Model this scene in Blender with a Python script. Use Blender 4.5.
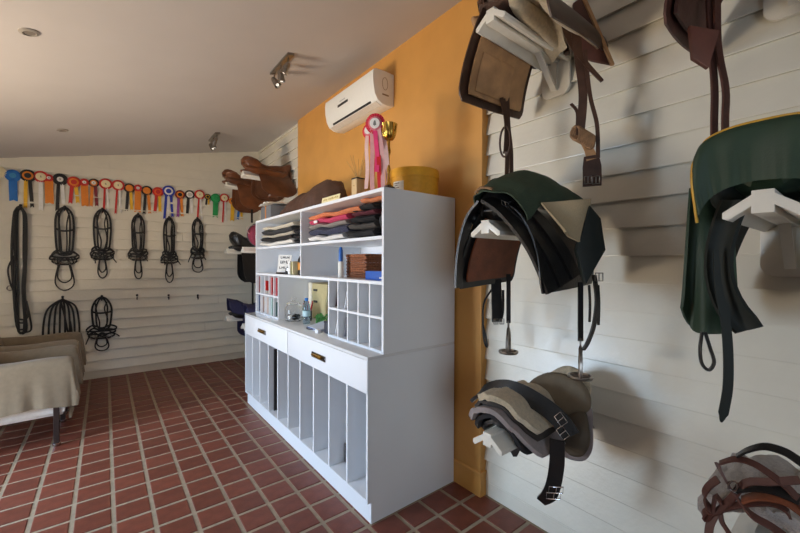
import bpy, bmesh, math, random
from math import sin, cos, pi, radians, sqrt, atan2, tan
from mathutils import Vector, Matrix
random.seed(7)
S = bpy.context.scene
for o in list(bpy.data.objects): bpy.data.objects.remove(o)
COL = S.collection

# ------------------------------------------------------------------ camera
F, YAW, PIT, ROLL, CH = 371.1, radians(38.48), radians(.53), radians(.2), 1.65
CAM = Vector((0, 0, CH))
fw = Vector((sin(YAW)*cos(PIT), cos(YAW)*cos(PIT), -sin(PIT)))
r0 = Vector((cos(YAW), -sin(YAW), 0)); u0 = r0.cross(fw)
RT = r0*cos(ROLL) + u0*sin(ROLL); UP = u0*cos(ROLL) - r0*sin(ROLL)
cd = bpy.data.cameras.new('camera'); cam = bpy.data.objects.new('camera', cd); COL.objects.link(cam)
cd.sensor_width = 36; cd.lens = 36*F/800; cd.clip_start = .05
M3 = Matrix((RT, UP, -fw)).transposed()
cam.matrix_world = Matrix.Translation(CAM) @ M3.to_4x4()
S.camera = cam
# points of known planes seen at a photograph pixel (used to measure real positions)
def ray(u, v): return fw + RT*((u-400)/F) - UP*((v-266.5)/F)
def atx(u, v, x): d = ray(u, v); return CAM + d*(x/d.x)
def aty(u, v, y): d = ray(u, v); return CAM + d*(y/d.y)
def atz(u, v, z): d = ray(u, v); return CAM + d*((z-CH)/d.z)

# ------------------------------------------------------------------ light
S.view_settings.view_transform = 'Standard'; S.view_settings.look = 'None'
S.view_settings.exposure = -0.1; S.view_settings.gamma = 1; S.view_settings.use_curve_mapping = False
w = bpy.data.worlds.new('world'); S.world = w; w.use_nodes = True
w.node_tree.nodes['Background'].inputs[0].default_value = (.55, .70, 1, 1)
w.node_tree.nodes['Background'].inputs[1].default_value = .6
def area(name, loc, direction, sx, sy, power, col, spread=180):
    L = bpy.data.lights.new(name, 'AREA'); L.shape = 'RECTANGLE'; L.size = sx; L.size_y = sy
    L.energy = power; L.color = col; L.spread = radians(spread)
    o = bpy.data.objects.new(name, L); COL.objects.link(o); o.location = loc
    o.rotation_euler = Vector(direction).to_track_quat('-Z', 'Y').to_euler(); return o
# daylight through the open doorway in the left wall: pale sky, and sunlit terracotta terrace from below
area('sky_outside_doorway', (-5.2, 3.4, 2.5), (1, 0, -.1), 4.0, 3.6, 1400, (.58, .77, 1))
area('terrace_bounce_outside_doorway', (-3.75, 3.4, .03), (0, 0, 1), 2.4, 3.2, 1020, (1, .81, .59))
# window behind the camera
area('sky_through_rear_window', (-.4, -1.85, 1.5), (0.1, 1, 0), 1.6, 1.1, 24, (.70, .84, 1))

# ------------------------------------------------------------------ materials
MATS = {}
def mat(name, col, rough=.5, metal=0, vary=.08, scale=30, bump=0, bscale=None, emit=0, trans=0, coat=0, detail=4, objvar=0, sheen=0, stretch=None):
    if name in MATS: return MATS[name]
    m = bpy.data.materials.new(name); m.use_nodes = True; nt = m.node_tree; N = nt.nodes; L = nt.links
    b = N['Principled BSDF']; b.inputs['Roughness'].default_value = rough; b.inputs['Metallic'].default_value = metal
    tc = N.new('ShaderNodeTexCoord'); src = tc.outputs['Object']
    if stretch:
        mp = N.new('ShaderNodeMapping'); mp.inputs['Scale'].default_value = stretch; L.new(src, mp.inputs[0]); src = mp.outputs[0]
    nz = N.new('ShaderNodeTexNoise'); nz.inputs['Scale'].default_value = scale; nz.inputs['Detail'].default_value = detail
    L.new(src, nz.inputs['Vector'])
    rp = N.new('ShaderNodeValToRGB'); rp.color_ramp.elements[0].position = .3; rp.color_ramp.elements[1].position = .7
    lo = [max(0, c*(1-vary)) for c in col]; hi = [min(1, c*(1+vary)) for c in col]
    rp.color_ramp.elements[0].color = (*lo, 1); rp.color_ramp.elements[1].color = (*hi, 1)
    L.new(nz.outputs[0], rp.inputs[0]); out = rp.outputs[0]
    if objvar:
        oi = N.new('ShaderNodeObjectInfo'); mr = N.new('ShaderNodeMapRange')
        mr.inputs['To Min'].default_value = 1-objvar; mr.inputs['To Max'].default_value = 1+objvar
        L.new(oi.outputs['Random'], mr.inputs[0])
        mx = N.new('ShaderNodeVectorMath'); mx.operation = 'SCALE'; L.new(out, mx.inputs[0]); L.new(mr.outputs[0], mx.inputs['Scale']); out = mx.outputs[0]
    L.new(out, b.inputs['Base Color'])
    if bump:
        n2 = N.new('ShaderNodeTexNoise'); n2.inputs['Scale'].default_value = bscale or scale*3; n2.inputs['Detail'].default_value = 3
        L.new(src, n2.inputs['Vector'])
        bp = N.new('ShaderNodeBump'); bp.inputs['Strength'].default_value = bump; bp.inputs['Distance'].default_value = .01
        L.new(n2.outputs[0], bp.inputs['Height']); L.new(bp.outputs[0], b.inputs['Normal'])
    if trans: b.inputs['Transmission Weight'].default_value = trans; b.inputs['IOR'].default_value = 1.3
    if coat: b.inputs['Coat Weight'].default_value = coat; b.inputs['Coat Roughness'].default_value = .15
    if sheen: b.inputs['Sheen Weight'].default_value = sheen
    if emit:
        b.inputs['Emission Color'].default_value = (*col, 1); b.inputs['Emission Strength'].default_value = emit
    MATS[name] = m; return m
def srgb(r, g, b):
    f = lambda c: (c/255/12.92) if c/255 <= .04045 else ((c/255+.055)/1.055)**2.4
    return (f(r), f(g), f(b))
mat('wall_paint', srgb(226, 221, 206), .27, vary=.03, scale=6, bump=.12, bscale=40)
mat('ceiling_paint', srgb(192, 188, 187), .7, vary=.02, scale=3)
mat('orange_paint', srgb(210, 153, 78), .5, vary=.05, scale=4, bump=.05, bscale=60)
mat('tile', srgb(116, 62, 48), .42, vary=.16, scale=14, bump=.12, bscale=70, objvar=.14)
mat('grout', srgb(158, 143, 122), .85, vary=.12, scale=20, bump=.2)
mat('white_laminate', srgb(236, 239, 243), .28, vary=.012, scale=3)
mat('counter', srgb(228, 230, 232), .10, vary=.02, scale=8)
mat('brass', srgb(205, 160, 75), .25, 1, vary=.1)
mat('chrome', srgb(190, 190, 192), .18, 1, vary=.05)
mat('nickel', srgb(150, 145, 138), .3, 1, vary=.15, scale=60)
mat('white_plastic', srgb(236, 235, 228), .35, vary=.015)
mat('rack_paint', srgb(232, 228, 216), .3, vary=.03, scale=20)
mat('black_plastic', srgb(24, 24, 26), .4, vary=.1)
mat('black_leather', srgb(27, 26, 26), .34, vary=.2, scale=25, bump=.18, bscale=120)
mat('bridle_black', srgb(24, 23, 22), .6, vary=.25, scale=40, bump=.1)
mat('brown_leather', srgb(108, 63, 36), .34, vary=.28, scale=9, bump=.15, bscale=120)
mat('brown_leather_b', srgb(92, 55, 34), .36, vary=.28, scale=9, bump=.15, bscale=120)
mat('dark_brown_leather', srgb(72, 48, 36), .42, vary=.25, scale=18, bump=.2, bscale=120)
mat('mahogany_leather', srgb(84, 50, 42), .5, vary=.2, scale=12, bump=.15, bscale=90)
mat('tan_suede', srgb(190, 146, 102), .8, vary=.2, scale=12, bump=.3, bscale=200)
mat('rust_leather', srgb(128, 70, 44), .6, vary=.24, scale=12, bump=.2, bscale=90)
mat('fleece', srgb(205, 188, 158), .95, vary=.14, scale=60, bump=.9, bscale=220, sheen=.3)
mat('grey_fleece', srgb(175, 166, 160), .95, vary=.14, scale=60, bump=.9, bscale=220, sheen=.3)
mat('green_canvas', srgb(50, 66, 48), .75, vary=.12, scale=40, bump=.3, bscale=300)
mat('green_nylon', srgb(38, 60, 43), .6, vary=.08, scale=20, bump=.1, bscale=200)
mat('gold_piping', srgb(206, 158, 52), .5)
mat('navy_cloth', srgb(46, 44, 78), .8, vary=.12, scale=40, bump=.3, bscale=300)
mat('maroon_cloth', srgb(140, 50, 72), .8, vary=.12, scale=40, bump=.3, bscale=300)
mat('brown_cloth', srgb(78, 51, 38), .7, vary=.14, scale=25, bump=.25, bscale=250)
mat('slipcover', srgb(128, 115, 95), .9, vary=.06, scale=30, bump=.25, bscale=400, sheen=.2)
mat('dark_wood', srgb(44, 30, 26), .5, vary=.2, scale=20, stretch=(1, 1, .1))
mat('olive_suede', srgb(118, 104, 84), .8, vary=.1, scale=20, bump=.2, bscale=200)
mat('grey_felt', srgb(150, 140, 138), .95, vary=.08, scale=60, bump=.3, bscale=300)
mat('glass', (1, 1, 1), .02, vary=0, trans=1)
def flat(r, g, b, rough=.6, **k): return mat('paint_%d_%d_%d' % (r, g, b), srgb(r, g, b), rough, vary=k.pop('vary', .06), scale=k.pop('scale', 40), **k)

# ------------------------------------------------------------------ builders
WL = {}                                             # world origin of each object
def meta(o, label=None, cat=None, group=None, kind=None):
    if label: o['label'] = label
    if cat: o['category'] = cat
    if group: o['group'] = group
    if kind: o['kind'] = kind
    return o
def thing(name, label, cat, loc, group=None):
    o = bpy.data.objects.new(name, None); COL.objects.link(o); o.location = loc; o.empty_display_size = .05
    WL[o] = Vector(loc); return meta(o, label, cat, group)
class MB:
    def __init__(s): s.v = []; s.f = []
    def add(s, v, f):
        n = len(s.v); s.v += [Vector(p) for p in v]; s.f += [tuple(i+n for i in q) for q in f]; return s
    def box(s, x0, x1, y0, y1, z0, z1):
        return s.add([(x, y, z) for x in (x0, x1) for y in (y0, y1) for z in (z0, z1)],
                     [(0, 1, 3, 2), (4, 6, 7, 5), (0, 4, 5, 1), (2, 3, 7, 6), (0, 2, 6, 4), (1, 5, 7, 3)])
    def prism(s, poly, d):
        """closed 3-D polygon extruded by vector d"""
        n = len(poly); d = Vector(d); v = [Vector(p) for p in poly]
        f = [tuple(range(n))[::-1], tuple(range(n, 2*n))] + [(i, (i+1) % n, n+(i+1) % n, n+i) for i in range(n)]
        return s.add(v+[p+d for p in v], f)
    def tube(s, pts, r, n=8, closed=False):
        pts = [Vector(p) for p in pts]; m = len(pts); vs = []; prev = None
        for i, p in enumerate(pts):
            a = pts[(i-1) % m] if closed or i else p; b = pts[(i+1) % m] if closed or i < m-1 else p
            t = (b-a); t = t.normalized() if t.length > 1e-9 else Vector((0, 0, 1))
            if prev is None:
                e = Vector((0, 0, 1)) if abs(t.z) < .9 else Vector((1, 0, 0)); a1 = t.cross(e).normalized()
            else:
                a1 = prev - t*prev.dot(t); a1 = a1.normalized() if a1.length > 1e-6 else t.orthogonal().normalized()
            prev = a1; b1 = t.cross(a1); rr = r[i] if isinstance(r, (list, tuple)) else r
            vs += [p + a1*rr*cos(2*pi*k/n) + b1*rr*sin(2*pi*k/n) for k in range(n)]
        f = []
        for i in range(m if closed else m-1):
            j = (i+1) % m
            f += [(i*n+k, i*n+(k+1) % n, j*n+(k+1) % n, j*n+k) for k in range(n)]
        if not closed: f += [tuple(range(n))[::-1], tuple((m-1)*n+k for k in range(n))]
        return s.add(vs, f)
    def band(s, pts, wid, th, side, closed=False):
        """flat strap along pts; side = width direction (vector or list)"""
        pts = [Vector(p) for p in pts]; m = len(pts); vs = []
        for i, p in enumerate(pts):
            a = pts[(i-1) % m] if closed or i else p; b = pts[(i+1) % m] if closed or i < m-1 else p
            t = (b-a).normalized(); sd = Vector(side[i] if isinstance(side, list) else side)
            sd = sd - t*sd.dot(t); sd = sd.normalized() if sd.length > 1e-6 else t.orthogonal().normalized()
            nn = t.cross(sd); ww = wid[i] if isinstance(wid, list) else wid
            vs += [p+sd*ww/2+nn*th/2, p-sd*ww/2+nn*th/2, p-sd*ww/2-nn*th/2, p+sd*ww/2-nn*th/2]
        f = []
        for i in range(m if closed else m-1):
            j = (i+1) % m
            f += [(i*4+k, i*4+(k+1) % 4, j*4+(k+1) % 4, j*4+k) for k in range(4)]
        if not closed: f += [(3, 2, 1, 0), tuple((m-1)*4+k for k in range(4))]
        return s.add(vs, f)
    def lathe(s, prof, c, n=20, axis='z', sc=(1, 1)):
        """prof: (radius, height) pairs from bottom to top"""
        c = Vector(c); vs = []; f = []
        for r, h in prof:
            for k in range(n):
                a = 2*pi*k/n; x, y = r*cos(a)*sc[0], r*sin(a)*sc[1]
                vs.append(c + (Vector((x, y, h)) if axis == 'z' else Vector((h, x, y)) if axis == 'x' else Vector((x, h, y))))
        for i in range(len(prof)-1):
            f += [(i*n+k, i*n+(k+1) % n, (i+1)*n+(k+1) % n, (i+1)*n+k) for k in range(n)]
        f += [tuple(range(n))[::-1], tuple((len(prof)-1)*n+k for k in range(n))]
        return s.add(vs, f)
    def sheet(s, g, th):
        """g[i][j] points; a cloth or leather sheet of real thickness (th may be a function of i,j)"""
        a, b = len(g), len(g[0]); g = [[Vector(p) for p in row] for row in g]; top = []; bot = []
        for i in range(a):
            for j in range(b):
                du = g[min(i+1, a-1)][j]-g[max(i-1, 0)][j]; dv = g[i][min(j+1, b-1)]-g[i][max(j-1, 0)]
                n = du.cross(dv); n = n.normalized() if n.length > 1e-9 else Vector((0, 0, 1))
                t = th(i/(a-1), j/(b-1)) if callable(th) else th
                top.append(g[i][j]+n*t/2); bot.append(g[i][j]-n*t/2)
        N = a*b; f = []
        I = lambda i, j: i*b+j
        for i in range(a-1):
            for j in range(b-1):
                f.append((I(i, j), I(i+1, j), I(i+1, j+1), I(i, j+1)))
                f.append((N+I(i, j), N+I(i, j+1), N+I(i+1, j+1), N+I(i+1, j)))
        for i in range(a-1):
            f.append((I(i, 0), N+I(i, 0), N+I(i+1, 0), I(i+1, 0))); f.append((I(i, b-1), I(i+1, b-1), N+I(i+1, b-1), N+I(i, b-1)))
        for j in range(b-1):
            f.append((I(0, j), I(0, j+1), N+I(0, j+1), N+I(0, j))); f.append((I(a-1, j), N+I(a-1, j), N+I(a-1, j+1), I(a-1, j+1)))
        return s.add(top+bot, f)
    def blob(s, c, rx, ry, rz, n=14, m=8, warp=None):
        c = Vector(c); vs = []; f = []
        for i in range(m+1):
            ph = -pi/2+pi*i/m
            for k in range(n):
                a = 2*pi*k/n; p = Vector((cos(ph)*cos(a), cos(ph)*sin(a), sin(ph)))
                q = Vector((p.x*rx, p.y*ry, p.z*rz))
                vs.append(c + (warp(q) if warp else q))
        for i in range(m): f += [(i*n+k, i*n+(k+1) % n, (i+1)*n+(k+1) % n, (i+1)*n+k) for k in range(n)]
        return s.add(vs, f)
    def build(s, name, m, parent=None, loc=None, smooth=None, bevel=0, sub=0, warp=None):
        org = WL[parent] if parent else Vector(loc if loc is not None else (0, 0, 0))
        me = bpy.data.meshes.new(name); vs = [warp(v) if warp else v for v in s.v]
        me.from_pydata([v-org for v in vs], [], s.f)
        bm = bmesh.new(); bm.from_mesh(me); bmesh.ops.remove_doubles(bm, verts=bm.verts, dist=1e-5)
        if bevel: bmesh.ops.bevel(bm, geom=[e for e in bm.edges if e.calc_face_angle(0) > .5], offset=bevel, segments=2, profile=.6, affect='EDGES')
        bmesh.ops.recalc_face_normals(bm, faces=bm.faces); bm.to_mesh(me); bm.free()
        me.materials.append(m if not isinstance(m, str) else MATS[m])
        o = bpy.data.objects.new(name, me); COL.objects.link(o)
        if parent: o.parent = parent
        else: o.location = org
        WL[o] = org
        if smooth is not None:
            me.shade_smooth()
            me.set_sharp_from_angle(angle=radians(smooth))
        if sub:
            md = o.modifiers.new('subdivision', 'SUBSURF'); md.levels = sub; md.render_levels = sub
        return o
def boxo(name, x0, x1, y0, y1, z0, z1, m, parent=None, bevel=0, loc=None):
    return MB().box(x0, x1, y0, y1, z0, z1).build(name, m, parent, bevel=bevel, smooth=30 if bevel else None,
            loc=loc if loc is not None else ((x0+x1)/2, (y0+y1)/2, z0))
def lerp(a, b, t): return a+(b-a)*t
def curve(pts, n=24, closed=False):
    """Catmull-Rom through the points"""
    pts = [Vector(p) for p in pts]; m = len(pts); out = []; segs = m if closed else m-1
    for k in range(n+(0 if closed else 1)):
        t = k/n*segs; i = min(int(t), segs-1); u = t-i
        g = (lambda q: pts[q % m]) if closed else (lambda q: pts[max(0, min(m-1, q))])
        a, b, c, d = g(i-1), g(i), g(i+1), g(i+2)
        out.append(.5*((2*b)+(c-a)*u+(2*a-5*b+4*c-d)*u*u+(3*b-a-3*c+d)*u**3))
    return out
def pw(xs, t):
    """piecewise smooth scalar through (t, value) pairs"""
    for (a, va), (b, vb) in zip(xs, xs[1:]):
        if t <= b:
            u = (t-a)/(b-a) if b > a else 0; u = max(0, min(1, u)); u = u*u*(3-2*u); return va+(vb-va)*u
    return xs[-1][1]

# ------------------------------------------------------------------ structure
XR, XO, XL, YB0 = 2.15, 2.075, -2.45, -1.95
CS = .2058
def ceil_z(x): return 3.598+CS*(x-2.075)
BA = radians(2); BN = Vector((sin(BA), cos(BA), 0)); BU = Vector((cos(BA), -sin(BA), 0)); B0 = Vector((.8, 6.765, 0))
def bwp(s, z, out=0): return B0 + BU*s - BN*out + Vector((0, 0, z))      # s along the wall, out = away from it
def atb(u, v, out=0):
    d = ray(u, v); p = CAM + d*((B0-BN*out-CAM).dot(BN)/d.dot(BN)); return p
def bs(p): return (p-B0).dot(BU)
# floor: grout bed with tiles
fl = MB().box(XL-.1, XR+.1, YB0-.1, 7.1, -.12, -.004).build('floor', 'grout', loc=(0, 0, 0)); meta(fl, kind='structure')
PX, PY, TX, TY, OX, OY = .2082, .202, .183, .177, -.378, 1.53
def inframe(x, y):
    d = Vector((x, y, 0))-CAM; z = d.dot(fw)
    if z < .2: return None
    u = 400+F*d.dot(RT)/z; v = 266.5-F*d.dot(UP)/z
    return z if -25 < u < 825 and v < 560 else None
tiles = []
for i in range(-11, 13):
    for j in range(-17, 27):
        x0 = OX+PX*i+(PX-TX)/2; y0 = OY+PY*j+(PY-TY)/2; x1 = x0+TX; y1 = y0+TY
        x0 = max(x0, XL); x1 = min(x1, XR-.004); y0 = max(y0, YB0)
        y1 = min(y1, 6.83-.035*(x1-(-1))-.012)
        if x1-x0 < .02 or y1-y0 < .02: continue
        cx, cy = (x0+x1)/2, (y0+y1)/2
        z = inframe(cx, cy)
        # under the cabinet nothing of a tile shows
        hid = 1.42 < cx < 2.1 and 2.1 < cy < 4.4
        tiles.append((z if z and not hid else 99+abs(cx)+abs(cy), x0, x1, y0, y1))
tiles.sort()
tb = MB()
c = .004
tb.add([(-.5+sx*0, 0, 0) for sx in ()], [])
def tile_geo(mb, x0, x1, y0, y1):
    z0, z1 = -.006, random.uniform(.0, .0015)
    a = [(x0, y0, z0), (x1, y0, z0), (x1, y1, z0), (x0, y1, z0)]
    b_ = [(x0, y0, z1-c*.7), (x1, y0, z1-c*.7), (x1, y1, z1-c*.7), (x0, y1, z1-c*.7)]
    t = [(x0+c, y0+c, z1), (x1-c, y0+c, z1), (x1-c, y1-c, z1), (x0+c, y1-c, z1)]
    f = []
    for k in range(4):
        l = (k+1) % 4; f += [(k, l, 4+l, 4+k), (4+k, 4+l, 8+l, 8+k)]
    mb.add(a+b_+t, f+[(8, 9, 10, 11)])
me_tile = None; rest = MB()
for n, (z, x0, x1, y0, y1) in enumerate(tiles):
    if n < 300:
        full = abs(x1-x0-TX) < .001 and abs(y1-y0-TY) < .001
        if full and me_tile:
            o = bpy.data.objects.new('tile', me_tile); COL.objects.link(o); o.parent = fl; o.location = ((x0+x1)/2, (y0+y1)/2, random.uniform(-.0006, .0006))
            o.rotation_euler = (random.uniform(-.002, .002), random.uniform(-.002, .002), random.uniform(-.006, .006))
        else:
            mb = MB(); cx, cy = (x0+x1)/2, (y0+y1)/2; tile_geo(mb, x0-cx, x1-cx, y0-cy, y1-cy); o = mb.build('tile', 'tile')
            o.parent = fl; o.location = (cx, cy, 0)
            if full: me_tile = o.data
    else: tile_geo(rest, x0, x1, y0, y1)
o = rest.build('tile_field', 'tile', fl); meta(o, kind='stuff')
# ceiling (slopes up to the right), shell walls
mb = MB(); mb.prism([(XL-.1, YB0-.1, ceil_z(XL-.1)), (XR+.1, YB0-.1, ceil_z(XR+.1)), (XR+.1, YB0-.1, ceil_z(XR+.1)+.12), (XL-.1, YB0-.1, ceil_z(XL-.1)+.12)], (0, 9.1, 0))
meta(mb.build('ceiling', 'ceiling_paint', loc=(0, 0, 3)), kind='structure')
def poly_wall(name, poly, d, m='wall_paint'):
    o = MB().prism(poly, d).build(name, m, loc=poly[0]); return meta(o, kind='structure')
wr = poly_wall('wall_right', [(XR, YB0, 0), (XR, 7.0, 0), (XR, 7.0, ceil_z(XR)), (XR, YB0, ceil_z(XR))], (.1, 0, 0))
wb = meta(MB().prism([bwp(-3.4, 0), bwp(1.45, 0), bwp(1.45, ceil_z(bwp(1.45, 0).x)), bwp(-3.4, ceil_z(bwp(-3.4, 0).x))], BN*.1).build('wall_back', 'wall_paint', loc=bwp(0, 0)), kind='structure')
zc = ceil_z(XL)
mb = MB()                                             # left wall with an open doorway
for y0, y1, z0, z1 in ((YB0, 2.75, 0, zc), (4.05, 7.0, 0, zc), (2.75, 4.05, 2.15, zc)): mb.box(XL-.1, XL, y0, y1, z0, z1)
meta(mb.build('wall_left', 'wall_paint', loc=(XL, 0, 0)), kind='structure')
dr = MB()
for y0, y1 in ((2.75, 2.79), (4.01, 4.05)): dr.box(XL-.09, XL+.015, y0, y1, 0, 2.15)
for z0, z1 in ((2.11, 2.15),): dr.box(XL-.09, XL+.015, 2.79, 4.01, z0, z1)
do = meta(dr.build('door_1', 'white_plastic', loc=(XL, 3.4, 0)), kind='structure')
mb = MB()
for x0, x1, z0, z1 in ((XL, -1.3, 0, zc), (.5, XR, 0, 3.6), (-1.3, .5, 0, .9), (-1.3, .5, 2.1, zc)): mb.box(x0, x1, YB0-.1, YB0, z0, z1)
meta(mb.build('wall_rear', 'wall_paint', loc=(0, YB0, 0)), kind='structure')
mb = MB()
for x0, x1, z0, z1 in ((-1.3, -1.24, .9, 2.1), (.44, .5, .9, 2.1), (-.43, -.37, .9, 2.1), (-1.3, .5, .9, .96), (-1.3, .5, 2.04, 2.1)): mb.box(x0, x1, YB0-.08, YB0-.02, z0, z1)
wo = meta(mb.build('window_1', 'white_plastic', loc=(-.4, YB0, .9)), kind='structure')
for x0, x1 in ((-1.24, -.43), (-.37, .44)): boxo('pane', x0, x1, YB0-.053, YB0-.047, .96, 2.04, 'glass', wo)
# lap boards
BP, BZ0 = .1443, .1003
def board_prism(p0, p1, out, z0, z1):
    """wedge board from p0 to p1 (on the wall), out = unit vector into the room"""
    p0 = Vector(p0); p1 = Vector(p1); o = Vector(out); zv = Vector((0, 0, 1))
    sec = [o*-.002+zv*(z0+.008), o*.012+zv*(z0+.006), o*.030+zv*z0, o*.031+zv*(z0+.005), o*.004+zv*z1, o*-.002+zv*z1]
    return MB().prism([p0+q for q in sec], p1-p0)
def boards(parent, a, b, out, zmax, breaks=None, z_start=BZ0):
    k = 0; a = Vector(a); b = Vector(b)
    while True:
        z0 = z_start+BP*k+.003; z1 = z0+BP+.002
        if z0 > zmax(a, b): break
        cuts = [0, 1]
        if breaks and k in breaks: cuts = [0, breaks[k], 1]
        for t0, t1 in zip(cuts, cuts[1:]):
            g = .0012/(b-a).length; p0 = a.lerp(b, t0+(g if t0 else 0)); p1 = a.lerp(b, t1-(g if t1 < 1 else 0))
            mb = board_prism(p0, p1, out, z0+.0015*random.random(), z1)
            o = mb.build('board', 'wall_paint', parent)
            if z1 > min(ceil_z(p0.x), ceil_z(p1.x)):
                bm = bmesh.new(); bm.from_mesh(o.data)
                # trim at the sloping ceiling
                pc = Vector((2.075, 0, 3.598))-WL[o]; n = Vector((-CS, 0, 1)).normalized()
                r = bmesh.ops.bisect_plane(bm, geom=bm.verts[:]+bm.edges[:]+bm.faces[:], plane_co=pc, plane_no=n, clear_outer=True)
                ed = [e for e in r['geom_cut'] if isinstance(e, bmesh.types.BMEdge)]
                if ed: bmesh.ops.holes_fill(bm, edges=ed)
                n_left = len(bm.faces); bm.to_mesh(o.data); bm.free()
                if not n_left: bpy.data.objects.remove(o)
        k += 1
boards(wr, (XR, YB0, 0), (XR, 1.69, 0), (-1, 0, 0), lambda a, b: 3.6)
boards(wr, (XR, 4.87, 0), (XR, 6.70, 0), (-1, 0, 0), lambda a, b: 3.6)
boards(wb, bwp(-2.6, 0), bwp(1.345, 0), -BN, lambda a, b: 3.63, {3: .78, 8: .35, 13: .7, 20: .47, 1: .5, 6: .83, 22: .76, 11: .52})
meta(MB().prism([(XR, YB0, 0), (XR-.026, YB0, 0), (XR-.026, YB0, .094), (XR-.018, YB0, .103), (XR, YB0, .103)], (0, 1.69-YB0, 0)).build('baseboard_right', 'wall_paint', loc=(XR, 0, 0)), kind='structure')
meta(MB().prism([bwp(-2.6, 0), bwp(-2.6, 0, .016), bwp(-2.6, .103, .016), bwp(-2.6, .103)], BU*3.94).build('baseboard_back', 'wall_paint', loc=bwp(0, 0)), kind='structure')
# orange chimney-breast panel on the right wall, with its plinth
meta(boxo('wall_right_accent', XO, XR+.02, 1.69, 4.87, 0, ceil_z(XO)+.02, 'orange_paint'), kind='structure')
meta(MB().prism([(XO, 1.676, 0), (XO-.014, 1.676, 0), (XO-.014, 1.676, .16), (XO-.006, 1.676, .172), (XO, 1.676, .172)], (0, .26, 0)).box(XO, XR-.02, 1.676, 1.69, 0, .172).build('baseboard_right_accent', 'orange_paint', loc=(XO, 1.7, 0)), kind='structure')
meta(boxo('trim_1', XR-.012, XR, 6.655, 6.70, 0, ceil_z(XR)-.02, 'wall_paint'), kind='structure')

# ------------------------------------------------------------------ tack cabinet: base unit and hutch
CY0, CY1, XB, XH, XK = 1.932, 4.52, 1.282, 1.402, 2.062
T = .018
base = thing('base_cabinet', 'long white base cabinet with tall open slots and two drawers', 'cabinet', (1.65, 3.2, 0))
W_ = 'white_laminate'
boxo('plinth', XB+.028, XK, CY0+.0, CY1-.0, 0, .135, W_, base)
boxo('bottom_panel', XB+.001, XK, CY0+T, CY1-T, .135, .155, W_, base)
boxo('back_panel', XK-.012, XK, CY0+T, CY1-T, .155, 1.04, W_, base)
mb = MB()
for y in (CY0, CY1-T):
    mb = MB().prism([(XB, y, .135), (XK, y, .135), (XK, y, 1.04), (XB, y, 1.04)], (0, T, 0)); mb.build('side_panel', W_, base)
SW = (CY1-CY0)/10
for k in range(1, 10):
    y = CY0+SW*k; boxo('divider', XB+.002, XK-.012, y-T/2, y+T/2, .155, .835, W_, base)
boxo('rail', XB+.02, XK-.012, CY0+T, CY1-T, .835, .852, W_, base)
for y0, y1, yh in ((CY0+.004, 3.224, 2.60), (3.232, CY1-.004, 3.905)):
    d = boxo('drawer', XB-.004, XB+.016, y0+T*.0, y1, .828, 1.038, W_, base, bevel=.0015)
    h = MB(); h.box(XB-.012, XB-.004, yh-.115, yh+.115, .912, .955); h.build('handle_plate', 'chrome', d, bevel=.002)
    h = MB(); h.lathe([(.008, -.075), (.012, -.06), (.012, .06), (.008, .075)], (XB-.018, yh+.02, .934), 12, 'y').build('handle', 'brass', d, smooth=40)
    MB().lathe([(.0, 0), (.012, 0), (.012, .012), (0, .012)], (XB-.016, yh-.10, .934), 10, 'x').build('drawer_lock', 'chrome', d, smooth=40)
boxo('worktop', XB-.002, XK, CY0, CY1, 1.040, 1.060, 'counter', base, bevel=.002)
hut = thing('hutch', 'tall white shelving hutch with pigeonholes standing on the base cabinet', 'shelf unit', (1.73, 3.2, 1.06))
T2 = .022
for y in (CY0, CY1-T2): boxo('side_panel', XH, XK, y, y+T2, 1.06, 2.14, W_, hut)
boxo('top_panel', XH, XK, CY0+T2, CY1-T2, 2.116, 2.14, W_, hut)
boxo('shelf', XH+.003, XK-.01, CY0+T2, CY1-T2, 1.806, 1.828, W_, hut)
boxo('shelf', XH+.003, XK-.01, CY0+T2, CY1-T2, 1.508, 1.530, W_, hut)
boxo('back_panel', XK-.01, XK, CY0+T2, CY1-T2, 1.06, 2.116, W_, hut)
boxo('divider', XH+.004, XK-.01, 3.225, 3.243, 1.828, 2.116, W_, hut)
boxo('divider', XH+.004, XK-.01, 3.225, 3.243, 1.530, 1.806, W_, hut)
for ya, yb in ((CY0+T2, 2.686), (3.797, CY1-T2)):
    inner = ya if ya > 3 else yb
    boxo('pigeonhole_side', XH+.002, XK-.01, inner-.009, inner+.009, 1.06, 1.508, W_, hut)
    boxo('pigeonhole_floor', XH+.002, XK-.01, ya+(.009 if ya > 3 else 0), yb-(.009 if ya < 3 else 0), 1.06, 1.078, W_, hut)
    boxo('pigeonhole_shelf', XH+.002, XK-.01, ya+(.009 if ya > 3 else 0), yb-(.009 if ya < 3 else 0), 1.281, 1.297, W_, hut)
    for k in range(1, 5):
        y = ya+(yb-ya)*k/5
        boxo('pigeonhole_divider', XH+.004, XK-.01, y-.007, y+.007, 1.078, 1.281, W_, hut)
        boxo('pigeonhole_divider', XH+.004, XK-.01, y-.007, y+.007, 1.297, 1.508, W_, hut)

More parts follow.
